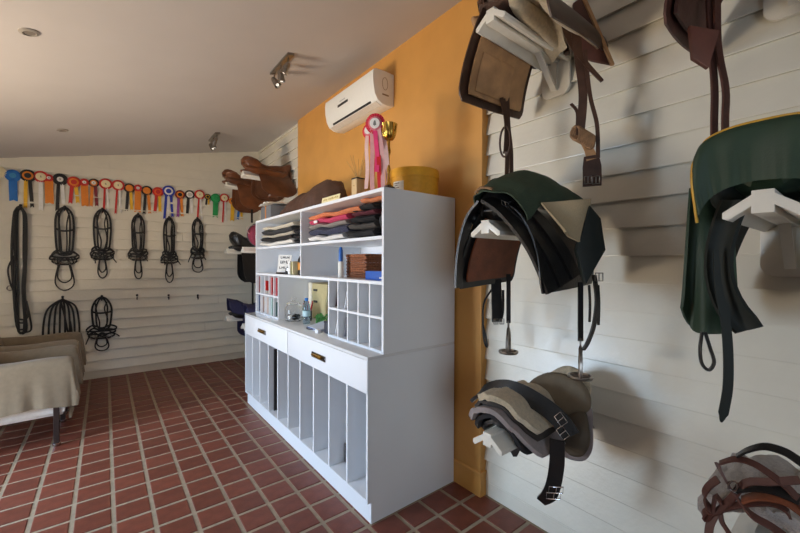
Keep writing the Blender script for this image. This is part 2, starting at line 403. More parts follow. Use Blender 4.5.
# ------------------------------------------------------------------ saddle racks
RZ = (2.885, 1.862, .822); RY = {'a': 1.165, 'b': .185, 'c': 5.25, 'd': 6.145}; XT = 1.455
def rack(Y0, Z0, label, group=None, XT=1.455):
    xw = XR-.030
    t = thing('saddle_rack', label, 'saddle rack', (xw, Y0, Z0-.27), group)
    # wall plate with rounded lower corners
    pl = [(xw, Y0-.088, Z0+.03), (xw, Y0+.088, Z0+.03)]
    for k in range(7): a = k/6*pi/2; pl.append((xw, Y0+.088-.05+.05*cos(a), Z0-.21-.05*sin(a)))
    for k in range(7): a = pi/2+k/6*pi/2; pl.append((xw, Y0-.088+.05+.05*cos(a), Z0-.21-.05*sin(a)))
    MB().prism(pl, (-.02, 0, 0)).build('wall_plate', 'rack_paint', t, bevel=.003, smooth=35)
    # arm: square ridge bar with two sloping wings
    x1 = xw-.02
    sec = [(-.024, 0), (.024, 0), (.024, -.012), (.088, -.058), (.088, -.076), (.075, -.082), (.024, -.045), (.024, -.066), (-.024, -.066), (-.024, -.045), (-.075, -.082), (-.088, -.076), (-.088, -.058), (-.024, -.012)]
    MB().prism([(x1, Y0+y, Z0+z) for y, z in sec], (XT-x1, 0, 0)).build('arm', 'rack_paint', t, bevel=.002, smooth=35)
    MB().band([(x1-.19, Y0, Z0-.062), (x1-.012, Y0, Z0-.225)], .032, .014, (0, 1, 0)).build('brace', 'rack_paint', t)
    MB().box(x1-.016, x1, Y0-.016, Y0+.016, Z0-.225, Z0-.06).build('brace_foot', 'rack_paint', t)
    return t
LN = ('upper', 'middle', 'lower')
rack(RY['a'], RZ[0]+.018, 'white wooden saddle rack under the tan-lined saddle with hanging girth', XT=1.485)
rack(RY['a'], RZ[1], 'white wooden saddle rack under the black saddle with green cover')
rack(RY['a']-.02, RZ[2], 'white wooden saddle rack under the pile of folded saddle pads', XT=1.455)
rack(RY['b'], RZ[0], 'white wooden saddle rack above the gold-piped green saddle cover')
rack(RY['b'], RZ[1], 'white wooden saddle rack poking out of the gold-piped green saddle cover')
rack(RY['b'], RZ[2], 'white wooden saddle rack under the sheepskin and brown bridle straps')
rack(RY['c'], RZ[0], 'white saddle rack under the brown saddle next to the orange wall')
rack(RY['d'], RZ[0], 'white saddle rack under the brown saddle next to the far wall corner')
rack(RY['c'], RZ[1], 'white saddle rack holding the maroon bag beside the hutch')
rack(RY['d'], RZ[1], 'white saddle rack under the black saddle in the far corner')
rack(RY['c'], RZ[2], 'white saddle rack under the navy covered saddle beside the base cabinet')
rack(RY['d'], RZ[2], 'white saddle rack under the navy covered saddle in the far corner')

# ------------------------------------------------------------------ saddles
def stirrup(mbp, c, parent, s=1, hang=.0, yaw=0):
    """stirrup iron hanging with its eye at c"""
    c = Vector(c); R = Matrix.Rotation(yaw, 3, 'Z')
    P = lambda y, z, x=0: c + R @ Vector((x, y, z))*s
    m = MB()
    m.tube([P(.017*cos(a), -.010+.024*sin(a)) for a in [2*pi*k/10 for k in range(10)]], .004*s, 6, True)
    arch = [(-.050, -.165), (-.052, -.13), (-.044, -.085), (-.02, -.045), (0, -.03), (.02, -.045), (.044, -.085), (.052, -.13), (.050, -.165)]
    m.tube(curve([P(y, z) for y, z in arch], 24), .0085*s, 7)
    tr = [P(.054*cos(a), -.168, .050*sin(a)) for a in [2*pi*k/18 for k in range(18)]]
    m.tube(tr, .0075*s, 6, True)
    for k in (-1, 0, 1): m.tube([P(k*.028, -.168, -.038), P(k*.028, -.168, .038)], .004*s, 5)
    return m.build('stirrup_iron', 'nickel', parent, smooth=50)
def buckle(m, c, u, v, wu, wv, th=.0035, prong=True):
    """rectangular wire buckle"""
    c = Vector(c); u = Vector(u).normalized()*wu/2; v = Vector(v).normalized()*wv/2
    m.tube([c+u+v, c+u-v, c-u-v, c-u+v], th, 6, True)
    if prong: m.tube([c-v, c+v*1.05], th*.8, 5)
    return m
def saddle(name, label, Y0, Z0, seat='brown_leather', flap='brown_leather', inner='brown_leather', panel='tan_suede', x0=1.44, L=.50, fl=.40,
           splay=(.17, .17), group=None, knee=True, rise=0, wide=(False, False), arc=(False, False), cat='saddle', lift=0, drop=None):
    """English saddle, cantle towards the room; a runs 0 (cantle) .. 1 (pommel)"""
    fls = fl if isinstance(fl, tuple) else (fl, fl); fl = fls[0]
    t = thing(name, label, cat, (x0+L*.5, Y0, Z0-fl), group)
    inner = inner if isinstance(inner, tuple) else (inner, inner); panel = panel if isinstance(panel, tuple) else (panel, panel)
    zc = lambda a: Z0+rise+pw([(0, .085), (.03, .128), (.09, .152), (.5, .062), (.8, .09), (1, .13)], a)
    hw = lambda a: pw([(0, .035), (.05, .10), (.2, .145), (.5, .095), (.8, .07), (1, .055)], a)
    # seat: solid from the dished top down to the tree
    NI, NJ = 19, 13; vs = []
    for i in range(NI):
        a = i/(NI-1)
        for j in range(NJ):
            tt = -1+2*j/(NJ-1)
            vs.append((x0+L*a+.02*abs(tt)**2*(1 if a < .3 else 0), Y0+hw(a)*tt, zc(a)-(.045+.02*(a < .15))*abs(tt)**2.4))
    N = NI*NJ
    for i in range(NI):
        a = i/(NI-1)
        for j in range(NJ):
            tt = -1+2*j/(NJ-1)
            vs.append((x0+L*(.03+.95*a), Y0+(hw(a)*.62+.03)*tt, Z0+.004+.012*abs(tt)+(.06+rise*.6)*max(0, 1-a/.22)**1.5))
    I = lambda i, j: i*NJ+j
    f = []
    for i in range(NI-1):
        for j in range(NJ-1): f += [(I(i, j), I(i+1, j), I(i+1, j+1), I(i, j+1)), (N+I(i, j), N+I(i, j+1), N+I(i+1, j+1), N+I(i+1, j))]
        f += [(I(i, 0), N+I(i, 0), N+I(i+1, 0), I(i+1, 0)), (I(i, NJ-1), I(i+1, NJ-1), N+I(i+1, NJ-1), N+I(i, NJ-1))]
    for j in range(NJ-1): f += [(I(0, j), I(0, j+1), N+I(0, j+1), N+I(0, j)), (I(NI-1, j), N+I(NI-1, j), N+I(NI-1, j+1), I(NI-1, j+1))]
    MB().add(vs, f).build('seat', seat, t, smooth=60)
    MB().tube(curve([(x0+L*a+.02*(1 if a < .3 else 0), Y0+hw(a)*sd, zc(a)-.045-.02*(a < .15)) for sd, aa in ((1, (.5, .35, .2, .08, .02)), (-1, (.02, .08, .2, .35, .5))) for a in aa], 30), .009, 6).build('seat_welt', flap, t, smooth=60)
    MB().tube(curve([(x0+L*.97, Y0+y, Z0+z) for y, z in ((-.10, -.05), (-.08, .03), (-.045, .10), (0, .125), (.045, .10), (.08, .03), (.10, -.05))], 20), .018, 8).build('pommel', flap, t, smooth=60)
    for k, sd in enumerate((1, -1)):
        sp = splay[k]; fl = fls[k]
        def fpt(p, q, off=0, sh=1.0):
            # p 0 back edge .. 1 front edge, q 0 top .. 1 bottom
            cut = 1 if q < .72 else sqrt(max(.02, 1-((q-.72)/.28)**2*.82))
            xb = .27+.02*q; xf = .80+.20*sin(min(1, q*1.15)*pi*.62)
            if wide[k]:
                xb = .06-.06*q; xf = .93+.05*sin(q*pi*.7); cut = 1 if q < .86 else 1-.10*((q-.86)/.14)**2
            mid = (xb+xf)/2+(0 if wide[k] else .03*q); hwid = (xf-xb)/2*cut*sh
            if arc[k]:
                an = q*pi*.52; yy = .05+sp*sin(an)+off*sin(an); zz = .075-fl*1.0*(1-cos(an))-off*.0+(off*.9*cos(an))
            else:
                yy = .055+sp*(1-(1-q)**2.0)+off; zz = .045+.012*(1-q)-fl*q*sh
            yy += .012*sin(p*pi)*q
            if wide[k]: zz += .03*(p-.5)*q
            return (x0+L*(mid+hwid*(2*p-1)), Y0+sd*yy, Z0+zz+lift)
        MB().sheet([[fpt(p/10, q/14) for p in range(11)] for q in range(15)], .008).build('flap', flap, t, smooth=50)
        MB().sheet([[fpt(.08+.84*p/10, .10+.84*q/14, -.024, .97) for p in range(11)] for q in range(15)], .010).build('sweat_flap', inner[k], t, smooth=50)
        if knee:
            def kp(p, q):
                v = Vector(fpt(.16+.52*p if wide[k] else .50+.32*p, .42+.46*q, -.034, .97)); rr = (1-abs(2*p-1)**4)*(1-abs(2*q-1)**4); v.y -= sd*.040*rr; return v
            kb = MB().sheet([[kp(p/10, q/10) for p in range(11)] for q in range(11)], .006).build('knee_block', panel[k], t, smooth=60)
        def sk(p, q):
            return (x0+L*(.42+.44*p+(.05*sin(p*pi))*q), Y0+sd*(.05+.085*sin(q*pi/2)+.012), Z0+.075-.02*(1-p)-.13*q*(.55+.45*sin(p*pi))+lift)
        if not arc[k]: MB().sheet([[sk(p/8, q/6) for p in range(9)] for q in range(7)], .007).build('skirt', seat, t, smooth=50)
        # stuffed panel under the seat
        g = []
        for i in range(15):
            a = i/14; row = []
            fat = .042*sqrt(max(.04, 1-(2*a-1)**4))
            for j in range(12):
                b = 2*pi*j/12; cx = (x0+L*(.04+.90*a)); cy = .112-.02*a; cz = .0-.02*abs(2*a-1)+.045*(1-a)**3
                row.append((cx, Y0+sd*(cy+fat*1.0*cos(b)), Z0+cz+fat*1.25*sin(b)))
            g.append(row)
        m = MB(); n = 12; vs = [p for r in g for p in r]
        f = [(i*n+j, i*n+(j+1) % n, (i+1)*n+(j+1) % n, (i+1)*n+j) for i in range(14) for j in range(n)]
        m.add(vs, f+[tuple(range(n)), tuple(14*n+j for j in range(n))]).build('panel', panel[k], t, smooth=60)
    return t
YA, YB_, YC_, YD = RY['a'], RY['b'], RY['c'], RY['d']
# 1: tan-lined saddle on the upper near rack, pommel side towards the room
s1 = saddle('saddle', 'dark brown leather saddle with pale tan suede lining and hanging girth', YA, RZ[0], 'dark_brown_leather', 'dark_brown_leather', ('tan_suede', 'fleece'), ('tan_suede', 'fleece'), x0=1.46, L=.60, fl=(.40, .23), splay=(.13, .27), rise=.035, wide=(True, True), arc=(False, True))
# billets and a girth hanging from its two sides
m = MB()
def dangle(pts, wd=.022, th=.006, side=(1, 0, 0), n=20): return MB().band(curve(pts, n), wd, th, side)
for dx, zb in ((0, 2.13), (.045, 2.13), (-.02, 2.28)):
    p = atx(507, 110, 1.80)
    dangle([(1.80+dx, p.y+.03, 2.62), (1.80+dx, p.y+.012*dx*40, 2.45), (1.805+dx*.8, p.y, 2.3), (1.80+dx, p.y, zb)], .024, .006, (1, -.5, 0)).build('billet', 'dark_brown_leather', s1)
p = atx(505, 140, 1.78)
MB().tube(curve([p+Vector((0, .035*cos(a), .085*sin(a)-.01)) for a in [2*pi*k/10 for k in range(10)]], 24, True), .006, 6, True).build('billet_loop', 'dark_brown_leather', s1, smooth=60)
XG = 1.86
def gp(u, v, x=XG): return atx(u, v, x)
dangle([gp(574, 20), gp(579, 60), gp(583, 95), gp(580, 135)], .040, .008, (.5, -1, 0)).build('stirrup_leather', 'dark_brown_leather', s1)
dangle([gp(585, 50), gp(590, 95), gp(597, 125), gp(598, 158)], .018, .006, (.5, -1, 0)).build('billet', 'dark_brown_leather', s1)
dangle([gp(571, 104), gp(577, 112), gp(577, 128)], .014, .006, (.5, -1, 0)).build('billet_tip', 'dark_brown_leather', s1)
q = [atx(u, v, x) for u, v, x in ((510, 4, 1.66), (554, 0, 1.72), (567, 46, 1.95), (553, 61, 2.0))]
MB().sheet([[q[0].lerp(q[1], j/8).lerp(q[3].lerp(q[2], j/8), i/8)+Vector((-.02*sin(i/8*pi)*sin(j/8*pi), 0, .006*sin(i*1.3+j))) for j in range(9)] for i in range(9)], .014).build('fleece_lining', 'fleece', s1, smooth=60)
dangle([atx(u, v, 1.86) for u, v in ((551, -6), (562, 14), (570, 40), (583, 60), (602, 81))], [.05-.035*k/20 for k in range(21)], .010, (.5, -1, .2)).build('flap_edge', 'dark_brown_leather', s1)
q = [atx(u, v, x) for u, v, x in ((573, 3, 2.0), (583, -4, 2.0), (598, 30, 1.99), (612, 64, 1.97), (592, 60, 1.97), (576, 52, 1.99))]
gg = MB().prism(q, (.014, .012, 0)).build('girth_guard', 'mahogany_leather', s1, bevel=.002, smooth=40)
MB().band([atx(582, -6, 1.985), atx(597, 28, 1.975), atx(612.5, 65, 1.955)], .016, .012, (1, -1, 0)).build('guard_edge', 'tan_suede', gg)
gr = thing('girth', 'brown girth with a knotted tan cord and a pair of metal buckles', 'girth', gp(592, 184))
m = MB()
for k in range(8):
    u0, v0 = 571+k*2.0, 131+k*1.2
    a = gp(u0, v0+5-k*.3, XG-.012); b = gp(u0+7, v0+9, XG-.03); c_ = gp(u0+9, v0-3, XG-.015)
    m.tube(curve([a, b, c_, gp(u0+3, v0-4, XG+.01)], 10, True), .0075, 6, True)
m.build('cord_knot', mat('tan_cord', srgb(150, 116, 84), .85, vary=.2, bump=.5, bscale=200), gr, smooth=60)
dangle([gp(583, 140), gp(589, 150), gp(592, 160)], [.03+.02*k/20 for k in range(21)], .012, (.5, -1, 0)).build('girth_end', 'tan_suede', gr)
dangle([gp(591, 156), gp(592, 170), gp(592, 186)], [.062+.02*min(1, k/8) for k in range(21)], .014, (.5, -1, 0)).build('girth_pad', 'dark_brown_leather', gr)
m = MB(); sdv = Vector((.5, -1, 0)).normalized()
for du in (-4, 4): buckle(m, gp(592+du, 180, XG-.014), sdv, (0, 0, 1), .030, .036)
m.build('buckle', 'nickel', gr, smooth=60)
# 2: black saddle under a green cover on the middle near rack
s2 = saddle('saddle', 'black leather saddle with rust-brown lining under a crumpled green cover', YA, RZ[1], 'black_leather', 'black_leather', ('rust_leather', 'black_leather'), ('black_leather', 'black_leather'), x0=1.46, L=.52, fl=.38, splay=(.13, .24), knee=False, wide=(True, True), arc=(False, True))
for u_, v0_, v1_, x_ in ((508.5, 288, 323, 1.80), (580.5, 296, 341, 1.72)):
    MB().band([atx(u_, v0_-14, x_), atx(u_, v1_, x_)], .022, .010, (1, -.6, 0)).build('stirrup_leather', 'black_leather', s2); stirrup(None, atx(u_, v1_, x_), s2, .98, yaw=-1.1)
# rolled black panels and edges of the near flap
for k, (dy, dz, ex) in enumerate(((0, 0, 0), (.035, .0, .05), (.07, -.012, .10))):
    pts = [(1.455+ex, YA-.02-dy*.4, RZ[1]+.10-dz), (1.46+ex, YA-.13-dy, RZ[1]+.02), (1.49+ex, YA-.25-dy*.9, RZ[1]-.14), (1.54+ex, YA-.315-dy*.6, RZ[1]-.33+.03*k)]
    c_ = curve(pts, 18); MB().band(c_, [.10-.02*k]*19, .016, [(1, -.2, .2)]*19).build('flap_roll', 'black_leather', s2, smooth=40)
for k, (dy, dz, ex) in enumerate(((0, 0, 0), (.03, .0, .045))):
    pts = [(1.455+ex, YA+.02+dy*.4, RZ[1]+.10), (1.455+ex, YA+.10+dy, RZ[1]+.02), (1.455+ex, YA+.155+dy, RZ[1]-.14), (1.455+ex, YA+.17+dy, RZ[1]-.34+.05*k)]
    MB().band(curve(pts, 18), .07, .012, [(1, .2, .2)]*19).build('flap_roll', 'black_leather', s2, smooth=40)
m = MB(); buckle(m, (1.475, YA-.105, RZ[1]+.065), (.6, -1, -.5), (0, .3, 1), .035, .03, .003); m.build('dee_ring', 'nickel', s2, smooth=60)
# girth straps hanging on its far side, strap loop on the near side
p = atx(496, 300, 1.80); q = atx(497, 322, 1.80)
MB().band([p+Vector((0, 0, .12)), q], .062, .008, (1, -.5, 0)).build('girth_strap', 'black_leather', s2)
m = MB(); buckle(m, q+Vector((-.01, 0, .004)), (1, -.6, 0), (0, 0, 1), .024, .03); buckle(m, q+Vector((.02, -.02, .004)), (1, -.6, 0), (0, 0, 1), .024, .03); m.build('buckle', 'nickel', s2, smooth=60)
dangle([atx(503, 290, 1.82), atx(503, 310, 1.82), atx(501, 320, 1.82)], .014, .006, (1, -.5, 0)).build('billet', 'black_leather', s2)
p = [Vector((1.84, YA+.185, RZ[1]-.30))]+[atx(u, v, 1.84) for u, v in ((485, 300), (483, 320), (484, 340), (487, 347), (486, 338), (483, 325))]
MB().tube(curve(p, 24), .006, 6).build('strap_loop', 'black_leather', s2, smooth=60)
p = [atx(u, v, 1.72) for u, v in ((594, 275), (597, 300), (594, 325), (588, 342), (583, 350))]
MB().band(curve(p, 20), .022, .008, (1, -.3, 0)).build('billet', 'black_leather', s2)
for uu, v1 in ((590, 322), (599, 325)):
    MB().band(curve([atx(uu-1, 285, 1.74), atx(uu, 303, 1.74), atx(uu-.5, v1, 1.74)], 12), .012, .005, (1, -.3, 0)).build('billet', 'black_leather', s2)
m = MB(); buckle(m, atx(599, 277, 1.70), (.6, -1, 0), (0, 0, 1), .03, .035, .003); m.build('buckle', 'nickel', s2, smooth=60)
# its crumpled green cover
cv = thing('saddle_cover', 'crumpled dark green canvas cover thrown over the black saddle', 'cover', (1.7, YA, RZ[1]+.05))
g = []
for i in range(24):
    a = i/23; row = []
    for j in range(37):
        tt = -1+2*j/36; ang = abs(tt)
        hwid = (.115+.05*a) if tt > 0 else (.20+.10*a)
        yy = hwid*sin(ang*pi/2)
        top = RZ[1]+pw([(0, .135), (.18, .205), (.45, .255), (.75, .225), (1, .20)], a)
        zz = top-(.10 if tt > 0 else .135+.05*a)*(1-cos(ang*pi/2))**1.1*(1.15)
        wr_ = .010*sin(9*a+7*tt)+.006*sin(17*tt-5*a+1)+.005*sin(23*a+11*tt)
        row.append((1.43+.50*a+.05*ang*(1-a)+.010*sin(12*tt)*(1-a)**3, YA-.012+(1 if tt > 0 else -1)*yy+wr_*.5, zz+wr_*(.4+.6*ang)))
    g.append(row)
MB().sheet(g, .007).build('cover_cloth', 'green_canvas', cv, smooth=70)
MB().tube(curve([(1.445, YA+.05, RZ[1]+.14), (1.43, YA+.0, RZ[1]+.155), (1.435, YA-.06, RZ[1]+.14)], 12), .007, 6).build('cord', mat('tan_cord', srgb(150, 116, 84)), cv, smooth=60)
# stiff cover end standing off the near side with its ribbed lining
q = [atx(u, v, x) for u, v, x in ((541, 203, 1.54), (591, 199, 1.68), (584, 248, 1.66), (566, 232, 1.54))]
MB().sheet([[q[0].lerp(q[1], j/8).lerp(q[3].lerp(q[2], j/8), i/5)+Vector((0, .012*sin(j*.8), 0)) for j in range(9)] for i in range(6)], .008).build('cover_lining', mat('ribbed_lining', srgb(168, 150, 118), .85, vary=.2, scale=60, stretch=(20, 20, .4)), cv, smooth=60)
q = [atx(u, v, x) for u, v, x in ((590, 205, 1.66), (601, 218, 1.72), (606, 250, 1.70), (586, 285, 1.60), (577, 250, 1.60))]
MB().prism(q, (.03, .03, 0)).build('cover_end', mat('green_black', srgb(20, 28, 24), .7), cv, bevel=.006, smooth=50)
# 3: saddle partly out of the frame on the upper rack of the second column
s4 = saddle('saddle', 'dark mahogany saddle with long stirrup leathers hanging behind the green cover', YB_, RZ[0], 'mahogany_leather', 'mahogany_leather', 'mahogany_leather', 'dark_brown_leather', x0=1.56, L=.50, fl=.40, splay=(.22, .16), knee=False, wide=(True, False))
XS = 1.78
for k, (ua, ub) in enumerate(((711.5, 714.5), (718, 725.5))):
    p = [atx(ua-3+2*k, -12, XS), atx(ua, 45, XS), atx(ub, 88, XS), atx(ub-.3, 118, XS), atx(ub-.5, 146, XS)]
    MB().band(curve(p, 20), .026, .008, (1, -.6, 0)).build('stirrup_leather', 'mahogany_leather', s4)
p = [atx(u, v, 1.72) for u, v in ((690, 25), (720, 30), (709, 68), (693, 58))]
MB().prism(p, (.012, .012, 0)).build('girth_guard', 'mahogany_leather', s4, bevel=.003, smooth=40)
# 4: green nylon cover with gold piping on the middle rack of the second column
s5 = thing('saddle_cover', 'dark green nylon saddle cover edged with gold piping', 'cover', (1.7, YB_, RZ[1]-.2))
def cov(a, tt):
    # a 0 front hem .. .3 piping .. 1 wall end, tt -1 near .. 1 far
    ang = abs(tt); sd = 1 if tt > 0 else -1
    hem = RZ[1]+.03-.11*ang**2.2; top = RZ[1]+.195-.075*ang**2.6
    q = min(1, a/.3); r = max(0, a-.3)/.7
    gat = .0022*sin(tt*52+3*sin(tt*9))*max(0, 1-q*1.8)**2+.005*sin(7*a+5*tt)+.003*sin(13*tt+9*a)
    x = 1.475-.045*sin(q*pi*.62)+.035*q*q+.48*r
    z = lerp(hem, top, sin(q*pi/2)**.9)-r*(.02+.16*ang**3)
    yy = .158*sin(ang*pi/2)*(.94+.06*sin(q*pi))+.02*r*ang
    return Vector((x+gat, YB_+sd*yy, z+gat*.3))
MB().sheet([[cov(i/20, -1+2*j/64) for j in range(65)] for i in range(21)], .006).build('cover_cloth', 'green_nylon', s5, smooth=70)
m = MB()
m.tube([cov(.3, -1+2*j/48)+Vector((-.002, 0, .004)) for j in range(49)], .0045, 6)
m.tube([cov(.3*i/12, 1)+Vector((0, .003, 0)) for i in range(13)], .0045, 6)
m.build('piping', 'gold_piping', s5, smooth=60)
s5b = saddle('saddle', 'saddle with dark green covered flaps under the gold-piped green cover', YB_, RZ[1], 'green_nylon', 'green_nylon', mat('green_black', srgb(20, 28, 24), .7), mat('green_black', srgb(20, 28, 24)), x0=1.5, L=.48, fl=.46, splay=(.14, .14), knee=False)
# far flap falls in soft folds
g = []
for i in range(15):
    q_ = i/14; row = []
    for j in range(19):
        p_ = j/18
        u = 681+9*(1-q_)+ (53+4*sin(q_*3))*p_*(.80+.32*q_**2); v = 190+146*q_-26*abs(2*p_-1)**3.5*q_**6-2
        x = 1.60+.10*p_+.03*sin(p_*11)*q_
        row.append(atx(u, v, x))
    g.append(row)
MB().sheet(g, .01).build('flap_cover', 'green_nylon', s5b, smooth=70)
g = []
for i in range(13):
    q_ = i/12; row = []
    for j in range(9):
        p_ = j/8; uc = 745-28*sin(q_*pi*.62)+40*q_**2.6; hw_ = (14-3*q_+6*q_**3)*(1 if q_ < .93 else .75)
        row.append(atx(uc-18+36*0+hw_*(2*p_-1)+8, 200+133*q_-6*p_*q_**3, 1.52+.02*sin(p_*pi)))
    g.append(row)
MB().sheet(g, .012).build('flap_edge', mat('green_black', srgb(20, 28, 24)), s5b, smooth=70)
p = [atx(u, v, 1.56) for u, v in ((702, 332), (700, 350), (702, 364), (709, 370), (714, 362), (710, 348), (705, 332))]
MB().tube(curve(p, 30), .0055, 6).build('strap_loop', 'black_leather', s5b, smooth=60)
p = [atx(u, v, 1.50) for u, v in ((716, 250), (718, 285), (725, 320), (728, 350), (728, 385), (724, 410), (721, 422))]
MB().band(curve(p, 30), [.012+.012*min(1, k/10) if k < 27 else .02-.004*(k-26) for k in range(31)], .007, (.5, -1, 0)).build('billet', mat('green_black', srgb(20, 28, 24)), s5b)
# far saddles
saddle('saddle', 'chestnut leather saddle on the upper rack against the orange wall', YC_, RZ[0], 'brown_leather', 'brown_leather_b', 'brown_leather_b', 'brown_leather', x0=1.43, L=.68, fl=.38, splay=(.19, .19), rise=.06)
sx = saddle('saddle', 'chestnut leather saddle on the upper rack in the far corner above the rosettes', YD, RZ[0], 'brown_leather', 'brown_leather', 'brown_leather', 'brown_leather_b', x0=1.40, L=.66, fl=.46, splay=(.18, .18), rise=.05)
MB().band([(1.78, YD-.22, RZ[0]-.4), (1.78, YD-.22, RZ[0]-.62)], .03, .008, (1, 0, 0)).build('girth_strap', 'black_leather', sx)
sx = saddle('saddle', 'black leather saddle on the middle rack in the far corner', YD, RZ[1], 'black_leather', 'black_leather', 'black_leather', 'black_leather', x0=1.50, L=.56, fl=.58, splay=(.14, .14), rise=.12)
for dx in (0, .10): MB().band([(1.80+dx, YD-.19, RZ[1]-.5), (1.80+dx, YD-.19, RZ[1]-1.0)], .028, .008, (1, 0, 0)).build('stirrup_leather', 'black_leather', sx)
for YY, lb, xo in ((YC_, 'navy covered saddle on the lower rack beside the base cabinet', 1.50), (YD, 'navy covered saddle with black girth on the lower rack in the far corner', 1.50)):
    sx = saddle('saddle', lb, YY, RZ[2], 'navy_cloth', 'navy_cloth', 'navy_cloth', 'black_leather', x0=xo, L=.58, fl=.46, splay=(.17, .17), rise=.10, lift=.03)
    g = []
    for i in range(13):
        a = i/12; row = []
        for j in range(17):
            tt = -1+2*j/16; ang = abs(tt)
            row.append((xo-.03+.60*a+.04*ang*(1-a), YY+.17*sin(tt*pi/2)*(.75+.3*sin(a*pi)), RZ[2]+pw([(0, .27), (.2, .24), (.5, .16), (1, .17)], a)-.20*ang**2+.006*sin(8*a+9*tt)))
        g.append(row)
    MB().sheet(g, .008).build('cover_cloth', 'navy_cloth', sx, smooth=70)
# maroon bag on the middle rack beside the hutch
bg = thing('bag', 'maroon quilted bag on the rack beside the hutch', 'bag', (1.68, YC_, RZ[1]+.0))
def bw_(q): return Vector((q.x, q.y*(1+.15*sin(q.x*20)), q.z+.02*sin(q.y*22)))
MB().blob((1.72, YC_, RZ[1]+.17), .20, .13, .17, 18, 12, bw_).build('bag_body', 'maroon_cloth', bg, smooth=70)
MB().tube([(1.72+.205*cos(a), YC_, RZ[1]+.17+.175*sin(a)) for a in [2*pi*k/28 for k in range(28)]], .006, 6, True).build('zip', flat(90, 84, 92), bg, smooth=60)
MB().band(curve([(1.54, YC_-.03, RZ[1]+.17), (1.50, YC_-.04, RZ[1]+.22), (1.52, YC_-.04, RZ[1]+.27), (1.60, YC_-.03, RZ[1]+.30)], 14), .02, .005, (0, 1, 0)).build('carry_strap', flat(196, 170, 170), bg)

# ------------------------------------------------------------------ pads on the lower near rack
def drape(name, label, cat, Y0, Z0, x0, x1, left, right, th, m, h=.02, fall=1.0, wave=.0035, group=None, skew=0, ph=0, roundc=True, sag=0):
    """cloth arched over a rack: left = drop length on the far side, right = on the near side"""
    t = thing(name, label, cat, ((x0+x1)/2, Y0, Z0-right), group)
    g = []
    for i in range(17):
        a = i/16; row = []
        for j in range(29):
            tt = -1+2*j/28; ln = left if tt > 0 else right; s_ = abs(tt)*ln; sd = 1 if tt > 0 else -1
            # arc then hang
            R = .09+h; th0 = min(s_/R, 1.02); yy = R*sin(th0)+max(0, s_-1.02*R)*cos(1.02)*.9; zz = R*(1-cos(th0))+max(0, s_-1.02*R)*sin(1.02)*fall
            cut = .06*max(0, (abs(tt)-.7)/.3)**2 if roundc else 0
            aa = a*(1-2*cut)+cut if roundc else a
            xx = lerp(x0, x1, aa)+skew*s_*(1 if tt < 0 else .3)
            wv = wave*sin(7*a+11*tt+ph)+wave*.6*sin(19*tt-4*a+ph*2)
            row.append((xx+wv*.3, Y0+sd*yy+wv*.5, Z0+h-zz+wv-sag*a*abs(tt)))
        g.append(row)
    MB().sheet(g, th).build('cloth', m, t, smooth=70); return t
ZP = RZ[2]
t = drape('saddle_pad', 'lowest black felt saddle pad lying on the white rack', 'saddle pad', YA-.02, ZP+.02, 1.52, 1.88, .13, .19, .018, 'black_leather', .012, skew=.25)
MB().prism([atx(u, v, 1.60) for u, v in ((510, 430), (520, 437), (521, 449), (517, 457), (513, 457), (509, 449))], (.012, .01, 0)).build('girth_sleeve', 'black_leather', t, bevel=.003, smooth=40)
drape('saddle_pad', 'second black saddle pad from the bottom of the pile on the rack', 'saddle pad', YA-.02, ZP+.05, 1.485, 1.92, .17, .235, .02, mat('black_felt', srgb(34, 32, 34), .9, bump=.4, bscale=200), .02, skew=.28, ph=1)
t = drape('saddle_pad', 'lilac-grey felt saddle pad with long near side in the pile', 'saddle pad', YA-.01, ZP+.080, 1.45, 2.02, .185, .35, .026, 'grey_felt', .028, skew=.42, ph=2, fall=.72)
drape('saddle_pad', 'charcoal pad between the grey felt and the cream fleece', 'saddle pad', YA-.01, ZP+.104, 1.48, 1.95, .14, .29, .016, mat('charcoal', srgb(66, 60, 56), .9), .034, skew=.40, ph=3, fall=.70)
drape('saddle_pad', 'cream fleece half pad under the black buckled girth', 'saddle pad', YA-.02, ZP+.130, 1.47, 1.80, .10, .29, .03, 'fleece', .040, skew=.42, ph=4, fall=.66)
# olive half pad with a fleece edge leaning against the wall
hp = thing('half_pad', 'olive suede half pad with sheepskin rim leaning behind the girth', 'saddle pad', (1.95, YA-.2, ZP-.08))
def plate(pts, x, d, bul=.02):
    """puffed outline in a plane facing the room"""
    c_ = sum((Vector(p) for p in pts), Vector())/len(pts); m = MB(); cv_ = curve(pts, 40, True); n = len(cv_)
    vs = []; rings = ((1, 0), (.96, -.5), (.8, -.85), (.45, -1), (0.02, -1.0))
    for r_, h_ in rings: vs += [c_.lerp(p, r_)+Vector(d)*-h_*1.0 for p in cv_]
    f = [(i*n+k, i*n+(k+1) % n, (i+1)*n+(k+1) % n, (i+1)*n+k) for i in range(len(rings)-1) for k in range(n)]
    f.append(tuple((len(rings)-1)*n+k for k in range(n)))
    b0 = len(vs); vs += [p+Vector((.02, .01, 0)) for p in cv_]
    f += [(k, b0+k, b0+(k+1) % n, (k+1) % n) for k in range(n)] + [tuple(b0+k for k in range(n))]
    return m.add(vs, f)
plate([atx(u, v, 1.93) for u, v in ((556, 370), (570, 367), (586, 376), (591, 392), (580, 410), (560, 400), (548, 380))], 0, (-.025, -.01, 0)).build('fleece_rim', 'fleece', hp, smooth=60)
plate([atx(u, v, 1.88) for u, v in ((528, 386), (545, 374), (564, 375), (582, 383), (591, 398), (589, 412), (578, 418), (558, 415), (540, 405))], 0, (-.04, -.02, 0)).build('upper_panel', 'olive_suede', hp, smooth=60)
